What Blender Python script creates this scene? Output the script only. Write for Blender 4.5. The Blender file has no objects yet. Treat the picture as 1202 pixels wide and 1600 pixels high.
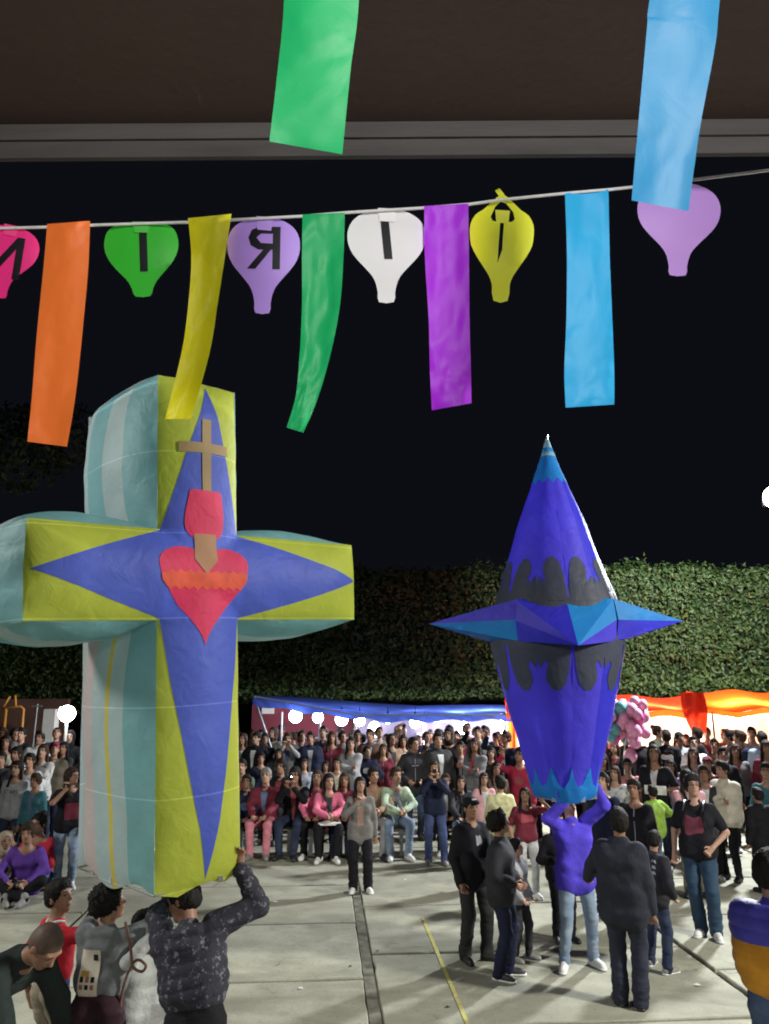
import bpy, math, random
import numpy as np
from mathutils import Vector, Matrix, Euler
from mathutils.geometry import delaunay_2d_cdt
random.seed(7); np.random.seed(7)
S = bpy.context.scene
C = S.collection
PI = math.pi
F, CAMH = 1200.0, 2.78
PITCH = math.atan(275 / F)

# ------------------------------------------------------------------ camera, night sky, exposure
cam = bpy.data.objects.new('camera', bpy.data.cameras.new('camera')); C.objects.link(cam)
cam.location = (0, 0, CAMH); cam.rotation_euler = (PI / 2 + PITCH, 0, 0)
cam.data.sensor_fit = 'VERTICAL'; cam.data.sensor_height = 24; cam.data.lens = 24 * F / 1600
cam.data.clip_start = .05; cam.data.clip_end = 400
S.camera = cam
w = bpy.data.worlds.new('World'); S.world = w; w.use_nodes = True
bg = w.node_tree.nodes['Background']; bg.inputs[0].default_value = (.30, .32, .52, 1); bg.inputs[1].default_value = .009
S.view_settings.view_transform = 'Standard'; S.view_settings.look = 'None'
S.view_settings.exposure = .5; S.view_settings.gamma = 1; S.view_settings.use_curve_mapping = False
S.cycles.use_denoising = True; S.cycles.max_bounces = 6; S.cycles.sample_clamp_indirect = 4; S.cycles.filter_width = 1.9

def lamp(name, kind, loc, power, color, size=.2, aim=None, angle=None, blend=.5):
    l = bpy.data.lights.new(name, kind); l.energy = power; l.color = color
    if kind == 'AREA': l.size = size
    else: l.shadow_soft_size = size
    if angle: l.spot_size = math.radians(angle); l.spot_blend = blend
    o = bpy.data.objects.new(name, l); C.objects.link(o); o.location = loc
    if aim: o.rotation_euler = (Vector(aim) - Vector(loc)).to_track_quat('-Z', 'Y').to_euler()
    return o
COOL, WARMW = (.93, .97, 1.0), (1.0, .93, .82)
lamp('floodlight_beam', 'SPOT', (8.45, 16.5, 7.0), 6500, COOL, .35, (0, 11, 0), 125, .7)      # the flood on the pole at the right
lamp('floodlight_beam', 'SPOT', (8.9, 17.35, 7.4), 6200, (.9, .97, 1.0), .25, (9.5, 26, 5.5), 100, 1.0)
lamp('side_flood_beam', 'SPOT', (10.0, 3.6, 6.6), 6500, (1, .99, .9), .45, (-1, 6.0, 0), 96, .6)  # its twin nearer, out of frame
lamp('side_flood_beam', 'SPOT', (-10.5, 4.4, 6.6), 2400, (1, .99, .92), .6, (0, 6.5, 0), 96, .6)
lamp('porch_lamp_light', 'AREA', (.9, -1.6, 3.9), 96, (1, .98, .95), .55, (0, 3, 3.3))           # the lamp of the arcade behind the camera

# ------------------------------------------------------------------ helpers
def ray(px, py):
    x, y = (px - 601) / F, (800 - py) / F
    return Vector((x, math.cos(PITCH) - y * math.sin(PITCH), math.sin(PITCH) + y * math.cos(PITCH)))
def at(px, py, Y):
    d = ray(px, py); return Vector((0, 0, CAMH)) + d * (Y / d.y)
def ground(px, py):
    d = ray(px, py); return Vector((0, 0, CAMH)) + d * (-CAMH / d.z)
def zat(py, Y): return at(601, py, Y).z

def tag(o, label=None, cat=None, group=None, kind=None):
    for k, v in (('label', label), ('category', cat), ('group', group), ('kind', kind)):
        if v: o[k] = v
    return o
def empty(name, loc=(0, 0, 0), rz=0, label=None, cat=None, group=None):
    o = bpy.data.objects.new(name, None); C.objects.link(o); o.location = loc; o.rotation_euler = (0, 0, rz)
    o.empty_display_size = .1
    return tag(o, label, cat, group)
def link(name, me, mat=None, parent=None, loc=None):
    if mat and not me.materials: me.materials.append(mat)
    o = bpy.data.objects.new(name, me); C.objects.link(o)
    if parent: o.parent = parent
    if loc is not None: o.location = loc
    return o
def arrmesh(name, V, Q, smooth=True):
    V = np.asarray(V, dtype=np.float32); Q = np.asarray(Q, dtype=np.int32)
    me = bpy.data.meshes.new(name); n = Q.shape[1]
    me.vertices.add(len(V)); me.vertices.foreach_set('co', V.ravel())
    me.loops.add(Q.size); me.loops.foreach_set('vertex_index', Q.ravel())
    me.polygons.add(len(Q)); me.polygons.foreach_set('loop_start', np.arange(0, Q.size, n, dtype=np.int32))
    me.polygons.foreach_set('loop_total', np.full(len(Q), n, dtype=np.int32))
    me.polygons.foreach_set('use_smooth', np.full(len(Q), smooth))
    me.update(calc_edges=True)
    return me
class MB:
    def __init__(s): s.v = []; s.f = []
    def add(s, v, f):
        n = len(s.v); s.v += [tuple(x) for x in v]; s.f += [tuple(i + n for i in q) for q in f]; return s
    def box(s, c, d, rz=0):
        x, y, z = d[0] / 2, d[1] / 2, d[2] / 2; cs, sn = math.cos(rz), math.sin(rz); v = []
        for k in (-z, z):
            for (a, b) in ((-x, -y), (x, -y), (x, y), (-x, y)): v.append((c[0] + a * cs - b * sn, c[1] + a * sn + b * cs, c[2] + k))
        return s.add(v, [(3, 2, 1, 0), (4, 5, 6, 7), (0, 1, 5, 4), (1, 2, 6, 5), (2, 3, 7, 6), (3, 0, 4, 7)])
    def tube(s, pts, r, n=8):
        pts = [Vector(p) for p in pts]; rr = r if isinstance(r, (list, tuple)) else [r] * len(pts); v = []; f = []
        up = Vector((.123, .35, .93))
        for i, p in enumerate(pts):
            t = (pts[min(i + 1, len(pts) - 1)] - pts[max(i - 1, 0)]).normalized()
            a = t.cross(up).normalized() if abs(t.dot(up)) < .97 else t.cross(Vector((1, 0, 0))).normalized(); b = t.cross(a)
            for k in range(n): v.append(p + (a * math.cos(2 * PI * k / n) + b * math.sin(2 * PI * k / n)) * rr[i])
        for i in range(len(pts) - 1):
            for k in range(n): f.append((i * n + k, i * n + (k + 1) % n, (i + 1) * n + (k + 1) % n, (i + 1) * n + k))
        f.append(tuple(range(n))[::-1]); f.append(tuple((len(pts) - 1) * n + k for k in range(n)))
        return s.add(v, f)
    def ball(s, c, r, n=12, sz=1):
        v = [(c[0], c[1], c[2] - r * sz)]; m = n // 2; f = []
        for i in range(1, m):
            a = -PI / 2 + PI * i / m
            for k in range(n): v.append((c[0] + r * math.cos(a) * math.cos(2 * PI * k / n), c[1] + r * math.cos(a) * math.sin(2 * PI * k / n), c[2] + r * sz * math.sin(a)))
        v.append((c[0], c[1], c[2] + r * sz)); L = len(v) - 1
        for k in range(n):
            f.append((0, 1 + (k + 1) % n, 1 + k)); f.append((L, L - n + k, L - n + (k + 1) % n))
            for i in range(m - 2): f.append((1 + i * n + k, 1 + i * n + (k + 1) % n, 1 + (i + 1) * n + (k + 1) % n, 1 + (i + 1) * n + k))
        return s.add(v, f)
    def mesh(s, name, smooth=False):
        me = bpy.data.meshes.new(name); me.from_pydata(s.v, [], s.f); me.update()
        if smooth: me.polygons.foreach_set('use_smooth', [True] * len(me.polygons))
        return me
    def build(s, name, mat, parent=None, smooth=False): return link(name, s.mesh(name, smooth), mat, parent)
def grid(name, fn, nu, nv, mat, parent=None, smooth=True):
    V = [fn(i / nu, j / nv) for j in range(nv + 1) for i in range(nu + 1)]
    Q = [(j * (nu + 1) + i, j * (nu + 1) + i + 1, (j + 1) * (nu + 1) + i + 1, (j + 1) * (nu + 1) + i) for j in range(nv) for i in range(nu)]
    return link(name, arrmesh(name, V, Q, smooth), mat, parent)
def inside(p, poly):
    r = False; n = len(poly); j = n - 1
    for i in range(n):
        a, b = poly[i], poly[j]
        if (a[1] > p[1]) != (b[1] > p[1]) and p[0] < (b[0] - a[0]) * (p[1] - a[1]) / (b[1] - a[1]) + a[0]: r = not r
        j = i
    return r
def resample(poly, step, closed=True):
    out = []; n = len(poly)
    for i in range(n if closed else n - 1):
        a, b = Vector(poly[i]), Vector(poly[(i + 1) % n]); m = max(1, int((b - a).length / step))
        out += [tuple(a.lerp(b, k / m)) for k in range(m)]
    return out
def patch(name, outline, fn, step, mat, parent=None, hole=None):
    """a sheet with this outline, its inside points laid over the surface fn(u, v)"""
    o = resample(outline, step); pts = list(o); E = [(i, (i + 1) % len(o)) for i in range(len(o))]
    if hole:
        h = resample(hole, step); n0 = len(pts); pts += h; E += [(n0 + i, n0 + (i + 1) % len(h)) for i in range(len(h))]
    xs = [p[0] for p in o]; ys = [p[1] for p in o]
    y = min(ys) + step * .6
    while y < max(ys):
        x = min(xs) + step * .55
        while x < max(xs):
            if inside((x, y), o) and not (hole and inside((x, y), h)): pts.append((x, y))
            x += step
        y += step
    v, e, f, _, _, _ = delaunay_2d_cdt([Vector(p) for p in pts], E, [], 1, 1e-6)
    f = [q for q in f if not hole or not inside((sum(v[i].x for i in q) / len(q), sum(v[i].y for i in q) / len(q)), h)]
    me = bpy.data.meshes.new(name); me.from_pydata([tuple(fn(p.x, p.y)) for p in v], [], [tuple(q) for q in f]); me.update()
    me.polygons.foreach_set('use_smooth', [True] * len(me.polygons))
    return link(name, me, mat, parent)
def pcurve(pts, n=6, closed=True):
    out = []; N = len(pts)
    for i in range(N if closed else N - 1):
        g = lambda k: Vector(pts[k % N] if closed else pts[min(max(k, 0), N - 1)])
        a, b, c, d = g(i - 1), g(i), g(i + 1), g(i + 2)
        for k in range(n):
            t = k / n
            out.append(tuple(.5 * ((2 * b) + (c - a) * t + (2 * a - 5 * b + 4 * c - d) * t * t + (3 * b - a - 3 * c + d) * t ** 3)))
    if not closed: out.append(tuple(pts[-1]))
    return out
_ph = np.random.rand(8, 4) * 6.28; _dir = np.random.randn(8, 3); _dir /= np.linalg.norm(_dir, axis=1)[:, None]
def fold(P, f=1.0, seed=0):
    """cheap smooth noise for cloth folds, about -1 to 1"""
    P = np.atleast_2d(np.asarray(P, dtype=float)) * f + seed * 3.7
    a = np.zeros(len(P))
    for k in range(8):
        q = P @ _dir[k] * (1.3 + k * .45)
        a += np.sin(q + _ph[k, 0] + 1.4 * np.sin(P @ _dir[(k + 3) % 8] * .9 + _ph[k, 1])) / (1 + k * .35)
    return a / 3.2

# ------------------------------------------------------------------ materials
def mat(name, color, rough=.8, spec=.3, var=.12, scale=6, bump=0, bscale=40, trans=0, emit=None, estr=0, metal=0, coords='Object', fn=None, stretch=None, bdist=.01):
    m = bpy.data.materials.new(name); m.use_nodes = True; nt = m.node_tree; N = nt.nodes; L = nt.links
    b = N['Principled BSDF']; b.inputs['Roughness'].default_value = rough; b.inputs['Specular IOR Level'].default_value = spec
    b.inputs['Metallic'].default_value = metal
    tc = N.new('ShaderNodeTexCoord'); mp = N.new('ShaderNodeMapping'); L.new(tc.outputs[coords], mp.inputs[0])
    if stretch: mp.inputs['Scale'].default_value = stretch
    nz = N.new('ShaderNodeTexNoise'); nz.inputs['Scale'].default_value = scale; nz.inputs['Detail'].default_value = 5
    L.new(mp.outputs[0], nz.inputs[0])
    mr = N.new('ShaderNodeMapRange'); mr.inputs[1].default_value = .3; mr.inputs[2].default_value = .7; mr.inputs[3].default_value = 1 - var; mr.inputs[4].default_value = 1 + var
    L.new(nz.outputs[0], mr.inputs[0])
    mx = N.new('ShaderNodeMix'); mx.data_type = 'RGBA'; mx.blend_type = 'MULTIPLY'; mx.inputs[0].default_value = 1
    mx.inputs[6].default_value = (*color, 1); L.new(mr.outputs[0], mx.inputs[7]); col = mx.outputs[2]
    if fn: col = fn(N, L, mp, col, b) or col
    L.new(col, b.inputs['Base Color'])
    if bump:
        n2 = N.new('ShaderNodeTexNoise'); n2.inputs['Scale'].default_value = bscale; n2.inputs['Detail'].default_value = 4; n2.inputs['Distortion'].default_value = .6
        L.new(mp.outputs[0], n2.inputs[0]); bp = N.new('ShaderNodeBump'); bp.inputs['Strength'].default_value = bump; bp.inputs['Distance'].default_value = bdist
        L.new(n2.outputs[0], bp.inputs['Height']); L.new(bp.outputs[0], b.inputs['Normal'])
    if emit: b.inputs['Emission Color'].default_value = (*emit, 1); b.inputs['Emission Strength'].default_value = estr
    if trans:
        t = N.new('ShaderNodeBsdfTranslucent'); L.new(col, t.inputs[0]); ms = N.new('ShaderNodeMixShader'); ms.inputs[0].default_value = trans
        L.new(b.outputs[0], ms.inputs[1]); L.new(t.outputs[0], ms.inputs[2]); L.new(ms.outputs[0], N['Material Output'].inputs[0])
    return m
def paper(name, c, trans=.45, seam=True, rough=.55):
    def f(N, L, mp, col, b):
        if not seam: return
        # pasted overlaps of the paper sheets, a thin doubled line every half metre or so
        sx = N.new('ShaderNodeSeparateXYZ'); L.new(mp.outputs[0], sx.inputs[0])
        ad = N.new('ShaderNodeMath'); ad.operation = 'PINGPONG'; ad.inputs[1].default_value = .27; L.new(sx.outputs[2], ad.inputs[0])
        lt = N.new('ShaderNodeMath'); lt.operation = 'LESS_THAN'; lt.inputs[1].default_value = .004; L.new(ad.outputs[0], lt.inputs[0])
        m = N.new('ShaderNodeMix'); m.data_type = 'RGBA'; L.new(lt.outputs[0], m.inputs[0]); L.new(col, m.inputs[6])
        m.inputs[7].default_value = (min(1, c[0] * 1.25 + .05), min(1, c[1] * 1.25 + .05), min(1, c[2] * 1.25 + .04), 1); return m.outputs[2]
    return mat(name, c, rough, .25, .10, 2.5, .6, 8, trans, fn=f, bdist=.022)
_cl = {}
def cloth(c, kind='plain', c2=(.6, .6, .6), sc=1):
    key = (tuple(c), kind, tuple(c2), sc)
    if key in _cl: return _cl[key]
    def f(N, L, mp, col, b):
        if kind == 'plain' or kind == 'puffer': return
        m = N.new('ShaderNodeMix'); m.data_type = 'RGBA'; L.new(col, m.inputs[6]); m.inputs[7].default_value = (*c2, 1)
        if kind in ('stripe', 'quilt'):
            wv = N.new('ShaderNodeTexWave'); wv.bands_direction = 'Z'; wv.inputs['Scale'].default_value = 8 * sc; wv.inputs['Distortion'].default_value = .6
            L.new(mp.outputs[0], wv.inputs[0]); src = wv.outputs[1]; lo, hi = .5, .56
        elif kind == 'camo':
            n = N.new('ShaderNodeTexNoise'); n.inputs['Scale'].default_value = 16 * sc; n.inputs['Detail'].default_value = 6; n.inputs['Roughness'].default_value = .75
            L.new(mp.outputs[0], n.inputs[0]); src = n.outputs[0]; lo, hi = .55, .62
        elif kind == 'plaid':
            n = N.new('ShaderNodeTexChecker'); n.inputs['Scale'].default_value = 16 * sc; L.new(mp.outputs[0], n.inputs[0]); src = n.outputs[1]; lo, hi = .4, .6
        elif kind == 'denim':
            n = N.new('ShaderNodeTexNoise'); n.inputs['Scale'].default_value = 5; L.new(mp.outputs[0], n.inputs[0]); src = n.outputs[0]; lo, hi = .42, .75
        r = N.new('ShaderNodeMapRange'); r.inputs[1].default_value = lo; r.inputs[2].default_value = hi; L.new(src, r.inputs[0]); L.new(r.outputs[0], m.inputs[0])
        return m.outputs[2]
    _cl[key] = mat('cloth_' + kind, c, .85 if kind != 'puffer' else .5, .2, .2, 9, .5, 55 if kind != 'puffer' else 30, fn=f)
    return _cl[key]
def skin(c):
    def f(N, L, mp, col, b):
        a = N.new('ShaderNodeAttribute'); a.attribute_name = 'paint'
        m = N.new('ShaderNodeMix'); m.data_type = 'RGBA'; m.clamp_factor = True
        L.new(a.outputs['Fac'], m.inputs[0]); L.new(col, m.inputs[6]); m.inputs[7].default_value = (.015, .009, .008, 1)
        return m.outputs[2]
    return mat('skin', c, .5, .35, .08, 20, .1, 200, fn=f)
SKIN = [skin((.29, .155, .10)), skin((.23, .115, .072)), skin((.33, .19, .13)), skin((.22, .11, .07))]
HAIR = mat('dark_hair', (.010, .008, .007), .7, .18, .4, 60, .8, 90, stretch=(1, 1, .25))
HAIRB = mat('brown_hair', (.032, .017, .010), .7, .2, .4, 60, .8, 90, stretch=(1, 1, .25))
HAIRG = mat('grey_hair', (.16, .15, .14), .6, .3, .4, 60, .8, 90)
BLACKP = mat('black_plastic', (.012, .012, .014), .3, .5, .1)
WHITEM = mat('white_paint', (.78, .78, .76), .5, .3, .05)
STEEL = mat('galvanised_steel', (.30, .31, .33), .4, .5, .15, metal=.6)
RUBW = mat('white_sole', (.7, .7, .68), .6, .3, .1)
GLOW = mat('lit_bulb', (1, 1, 1), .5, emit=(.86, .92, 1.0), estr=22)
GLOW2 = mat('lit_tube', (1, 1, 1), .5, emit=(1.0, .93, .88), estr=14)
FLOODM = mat('lit_flood_glass', (1, 1, 1), .5, emit=(.86, .95, 1.0), estr=34)
# ------------------------------------------------------------------ the plaza floor
YAW = .0755                     # the slab lines run a little to the left of the view
cY, sY = math.cos(YAW), math.sin(YAW)
def plaza(u, v, z=0): return (u * cY - v * sY, u * sY + v * cY, z)
def slabcol(N, L, mp, col, b):
    g = N.new('ShaderNodeNewGeometry'); oi = N.new('ShaderNodeObjectInfo')
    def noise(sc, lo, hi, det=6, dist=.0, sx=(1, 1, 1)):
        m = N.new('ShaderNodeMapping'); m.inputs['Scale'].default_value = sx; L.new(g.outputs['Position'], m.inputs[0])
        n = N.new('ShaderNodeTexNoise'); n.inputs['Scale'].default_value = sc; n.inputs['Detail'].default_value = det; n.inputs['Distortion'].default_value = dist
        n.inputs['Roughness'].default_value = .6; L.new(m.outputs[0], n.inputs[0])
        r = N.new('ShaderNodeMapRange'); r.inputs[1].default_value = lo; r.inputs[2].default_value = hi; L.new(n.outputs[0], r.inputs[0]); return r.outputs[0]
    def mixc(f, a, c, k=1.0):
        m = N.new('ShaderNodeMix'); m.data_type = 'RGBA'; L.new(a, m.inputs[6]); m.inputs[7].default_value = (*c, 1)
        mm = N.new('ShaderNodeMath'); mm.operation = 'MULTIPLY'; mm.inputs[1].default_value = k; L.new(f, mm.inputs[0]); L.new(mm.outputs[0], m.inputs[0]); return m.outputs[2]
    c = mixc(noise(.55, .42, .68, 8, .8, (.7, 1.6, 1)), col, (.14, .138, .10), .8)
    c = mixc(noise(2.6, .50, .70, 8, .5), c, (.16, .155, .12), .55)
    c = mixc(noise(26, .58, .72, 4), c, (.09, .09, .07), .6)
    vo = N.new('ShaderNodeTexVoronoi'); vo.feature = 'DISTANCE_TO_EDGE'; vo.inputs['Scale'].default_value = .42
    wn = N.new('ShaderNodeTexNoise'); wn.inputs['Scale'].default_value = 2.5; wn.inputs['Detail'].default_value = 6; L.new(g.outputs['Position'], wn.inputs[0])
    vm = N.new('ShaderNodeVectorMath'); vm.operation = 'SCALE'; vm.inputs['Scale'].default_value = .55; L.new(wn.outputs[1], vm.inputs[0])
    va = N.new('ShaderNodeVectorMath'); va.operation = 'ADD'; L.new(g.outputs['Position'], va.inputs[0]); L.new(vm.outputs[0], va.inputs[1]); L.new(va.outputs[0], vo.inputs[0])
    cr_ = N.new('ShaderNodeMapRange'); cr_.inputs[1].default_value = .0; cr_.inputs[2].default_value = .006; cr_.inputs[3].default_value = 1; cr_.inputs[4].default_value = 0; L.new(vo.outputs[0], cr_.inputs[0])
    mk_ = N.new('ShaderNodeMath'); mk_.operation = 'MULTIPLY'; L.new(cr_.outputs[0], mk_.inputs[0]); L.new(noise(.8, .50, .60, 3), mk_.inputs[1])
    c = mixc(mk_.outputs[0], c, (.05, .05, .04), .8)
    c = mixc(noise(90, .66, .72, 2), c, (.06, .06, .045), .7)
    c = mixc(oi.outputs['Random'], c, (.22, .215, .17), .35)
    return c
CONC = mat('plaza_concrete', (.37, .365, .29), .85, .25, .12, 3, .35, 35, coords='Object', fn=slabcol)
DIRT = mat('joint_dirt', (.075, .07, .055), .95, .1, .4, 20, .5, 60)
MOSS = mat('joint_strip', (.13, .125, .10), .95, .1, .5, 7, .6, 50, coords='Object')
gb = MB().box((0, 60, -.19), (260, 240, .3)).build('ground', DIRT); tag(gb, kind='structure')
pl = bpy.data.objects.new('paved_plaza', None); C.objects.link(pl); pl.rotation_euler = (0, 0, YAW); tag(pl, kind='structure')
# slab columns (u0, u1) and where their cross joints fall
def gv(px, py): p = ground(px, py); return -p.x * sY + p.y * cY
def gu(px, py): p = ground(px, py); return p.x * cY + p.y * sY
vL = gv(480, 1443); vL2 = gv(480, 1532); dv = vL - vL2; vR = gv(650, 1489)
print('slab pitch', dv, vL, vR, 'strip', gu(577, 1598), gu(599, 1598), gu(1142, 1535), gu(1060, 1472), gu(697, 1520))
us = gu(577, 1598); ue = gu(599, 1598); ur = gu(1100, 1503)
cols = []
u0 = ue
wcol = ur - ue - .03
for k in range(6): cols.append((ue + k * (wcol + .05), ue + k * (wcol + .05) + wcol, k % 2 == 0))
for k in range(5): cols.append((us - (k + 1) * (wcol + .05) + .05, us - k * (wcol + .05), k % 2 == 1))
_sm = {}
def slabmesh(wd, ln, var):
    k = (round(wd, 3), round(ln, 3), var)
    if k not in _sm:
        n = 10; rnd = random.Random(var); t = .04; pts = []
        for (a, b, c, d) in ((0, 0, 1, 0), (1, 0, 1, 1), (1, 1, 0, 1), (0, 1, 0, 0)):
            for i in range(n):
                f = i / n; x = (a + (c - a) * f) * wd; y = (b + (d - b) * f) * ln; j = .012 * rnd.random() * (1.7 if rnd.random() < .25 else .6)
                x += j if x < wd * .02 else (-j if x > wd * .98 else 0); y += j if y < ln * .02 else (-j if y > ln * .98 else 0); pts.append((x, y))
        N_ = len(pts); cx, cy = wd / 2, ln / 2
        v = [(x, y, -t) for x, y in pts] + [(x, y, -.008) for x, y in pts] + [(cx + (x - cx) * (1 - .012 / wd * 2), cy + (y - cy) * (1 - .012 / ln * 2), 0) for x, y in pts]
        f = [(i, (i + 1) % N_, N_ + (i + 1) % N_, N_ + i) for i in range(N_)] + [(N_ + i, N_ + (i + 1) % N_, 2 * N_ + (i + 1) % N_, 2 * N_ + i) for i in range(N_)] + [tuple(range(2 * N_, 3 * N_))]
        me = bpy.data.meshes.new('slab'); me.from_pydata(v, [], f); me.materials.append(CONC); _sm[k] = me
    return _sm[k]
for ci, (a, b, right) in enumerate(cols):
    base = vR if right else vL
    for r in range(-4, 13):
        v = base + r * dv
        if v < .5 or v > 24: continue
        o = bpy.data.objects.new('slab', slabmesh(b - a, dv - .045, (ci * 7 + r) % 5)); C.objects.link(o); o.parent = pl
        o.location = (a, v + .022, 0); o.rotation_euler = (random.uniform(-.0008, .0008), random.uniform(-.0008, .0008), 0)
MB().box(((us + ue) / 2, 12, -.022), (ue - us - .012, 24, .03)).build('joint_strip', MOSS, pl)
# worn yellow court line
def wornf(N, L, mp, col, b):
    n = N.new('ShaderNodeTexNoise'); n.inputs['Scale'].default_value = 9; n.inputs['Detail'].default_value = 8; L.new(mp.outputs[0], n.inputs[0])
    r = N.new('ShaderNodeMapRange'); r.inputs[1].default_value = .48; r.inputs[2].default_value = .70; L.new(n.outputs[0], r.inputs[0])
    m = N.new('ShaderNodeMix'); m.data_type = 'RGBA'; L.new(r.outputs[0], m.inputs[0]); L.new(col, m.inputs[6]); m.inputs[7].default_value = (.28, .275, .2, 1); return m.outputs[2]
YEL = mat('worn_yellow_paint', (.46, .42, .13), .8, .2, .15, 12, fn=wornf)
ul = gu(697, 1520)
MB().box((ul, 5.4, .0045), (.04, 9.9, .001)).build('painted_line', YEL, pl)
ul2 = gu(1190, 1380)
MB().box((0, 15.1, .0045), (14, .035, .001)).build('painted_line', YEL, pl)

# ------------------------------------------------------------------ arcade overhead: soffit, edge trim, pillars
def soff(N, L, mp, col, b):
    n = N.new('ShaderNodeTexNoise'); n.inputs['Scale'].default_value = 2.2; n.inputs['Detail'].default_value = 10; n.inputs['Roughness'].default_value = .7
    m0 = N.new('ShaderNodeMapping'); m0.inputs['Scale'].default_value = (6, .7, 1); L.new(mp.outputs[0], m0.inputs[0]); L.new(m0.outputs[0], n.inputs[0])
    r = N.new('ShaderNodeMapRange'); r.inputs[1].default_value = .66; r.inputs[2].default_value = .74; r.inputs[4].default_value = .5; L.new(n.outputs[0], r.inputs[0])
    m = N.new('ShaderNodeMix'); m.data_type = 'RGBA'; L.new(r.outputs[0], m.inputs[0]); L.new(col, m.inputs[6]); m.inputs[7].default_value = (.16, .14, .13, 1); return m.outputs[2]
BROWN = mat('brown_plaster', (.088, .058, .052), .8, .2, .12, 1.5, .12, 30, fn=soff)
GREYT = mat('grey_trim', (.082, .076, .073), .7, .2, .2, 5, .3, 40, stretch=(.4, 3, 3))
zt = zat(190, 1.9); zb = zat(241, 1.9); zm = zat(214, 1.9)
roof = empty('arcade_roof', (0, 0, 0), math.radians(-.6), 'dark brown overhanging roof with a grey edge strip across the top of the photo', 'roof')
MB().box((0, -1.352, zt + .15), (7.4, 6.5, .3)).build('soffit', BROWN, roof)
MB().box((0, 1.907, (zt + zm) / 2 + .1), (7.4, .014, zt - zm + .2)).build('edge_strip', GREYT, roof)
MB().box((0, 1.915, (zm + zb) / 2 + .0), (7.42, .016, zm - zb - .004)).build('edge_strip', GREYT, roof)
for sx in (-1, 1):
    MB().box((sx * 3.4, 1.75, zb / 2), (.34, .34, zb - .01)).build('pillar', GREYT, roof)
ph = empty('porch_lamp', (.9, -1.6, 4.0), 0, 'white box lamp under the arcade roof behind the viewer', 'lamp')
MB().box((0, 0, .2), (.5, .5, .12)).build('housing', WHITEM, ph)

# ------------------------------------------------------------------ hedge of clipped trees
def leafmat(name, a, b_):
    def f(N, L, mp, col, b):
        oi = N.new('ShaderNodeNewGeometry'); m = N.new('ShaderNodeMix'); m.data_type = 'RGBA'; L.new(oi.outputs['Random Per Island'], m.inputs[0])
        L.new(col, m.inputs[6]); m.inputs[7].default_value = (*b_, 1); return m.outputs[2]
    return mat(name, a, .55, .4, .25, 2, trans=.2, fn=f)
LEAF = leafmat('ficus_leaves', (.018, .045, .010), (.060, .095, .024))
BARK = mat('tree_bark', (.10, .085, .07), .9, .2, .3, 12, .6, 30)
def leafcloud(name, P, Nrm, size, rnd):
    n = len(P); d = Nrm + rnd.normal(0, .55, (n, 3)); d /= np.linalg.norm(d, axis=1)[:, None]
    u = np.cross(d, rnd.normal(0, 1, (n, 3))); u /= np.linalg.norm(u, axis=1)[:, None]; v = np.cross(d, u)
    s = (size * rnd.uniform(.6, 1.3, n))[:, None]
    V = np.stack([P - u * s * .5, P + v * s * .27 + d * s * .08, P + u * s * .6, P - v * s * .27 + d * s * .08], 1).reshape(-1, 3)
    return arrmesh(name, V, np.arange(4 * n).reshape(-1, 4), False)
def boxcrown(wd, dp, ht, n, seed):
    r = np.random.RandomState(seed); P = []; Nn = []
    areas = [wd * ht, wd * ht * .35, wd * dp, dp * ht, dp * ht, wd * dp * .5]; tot = sum(areas)
    for (k, A) in enumerate(areas):
        m = int(n * A / tot); a = r.uniform(-.5, .5, m); b = r.uniform(-.5, .5, m); e = np.full(m, .5)
        if k == 0: p = np.stack([a * wd, -e * dp, b * ht], 1); nn = (0, -1, .1)
        if k == 1: p = np.stack([a * wd, e * dp, b * ht], 1); nn = (0, 1, 0)
        if k == 2: p = np.stack([a * wd, b * dp, e * ht], 1); nn = (0, 0, 1)
        if k == 3: p = np.stack([-e * wd, a * dp, b * ht], 1); nn = (-1, 0, 0)
        if k == 4: p = np.stack([e * wd, a * dp, b * ht], 1); nn = (1, 0, 0)
        if k == 5: p = np.stack([a * wd, b * dp, -e * ht], 1); nn = (0, 0, -1)
        nn = np.array(nn, float); dd = fold(p, 1.6, seed) * .16 + fold(p, 5, seed) * .10 + r.normal(0, .05, m) - np.abs(r.normal(0, .10, m))
        if k == 2: dd += np.abs(r.normal(0, .07, m)) + np.maximum(fold(p, 3.1, seed + 4), 0) ** 2 * r.uniform(0, .45, m)
        p = p + nn * dd[:, None]
        P.append(p); Nn.append(np.tile(nn, (m, 1)))
    return np.concatenate(P), np.concatenate(Nn), r
crowns = []
for k in range(3):
    P, Nn, r = boxcrown(4.1, 3.4, 4.0, 15000, 11 + k); me = leafcloud('crown', P, Nn, .15, r); me.materials.append(LEAF); crowns.append(me)
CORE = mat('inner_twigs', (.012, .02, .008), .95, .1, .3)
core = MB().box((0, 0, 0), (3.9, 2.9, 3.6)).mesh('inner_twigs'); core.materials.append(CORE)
tops = {0: 5.9, 1: 6.05, 2: 6.2, 3: 6.35, 4: 6.45, 5: 6.5, 6: 6.55, 7: 6.5, 8: 6.6}
tl = ['far left behind the crowd lamp', 'left, behind the pink and blue side of the cross balloon', 'behind the lower shaft of the cross balloon', 'just right of the cross balloon', 'above the left half of the blue awning', 'above the right half of the blue awning', 'directly behind the blue pointed balloon', 'above the balloon seller and the red awning', 'at the right edge, brightest lit top']
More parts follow.
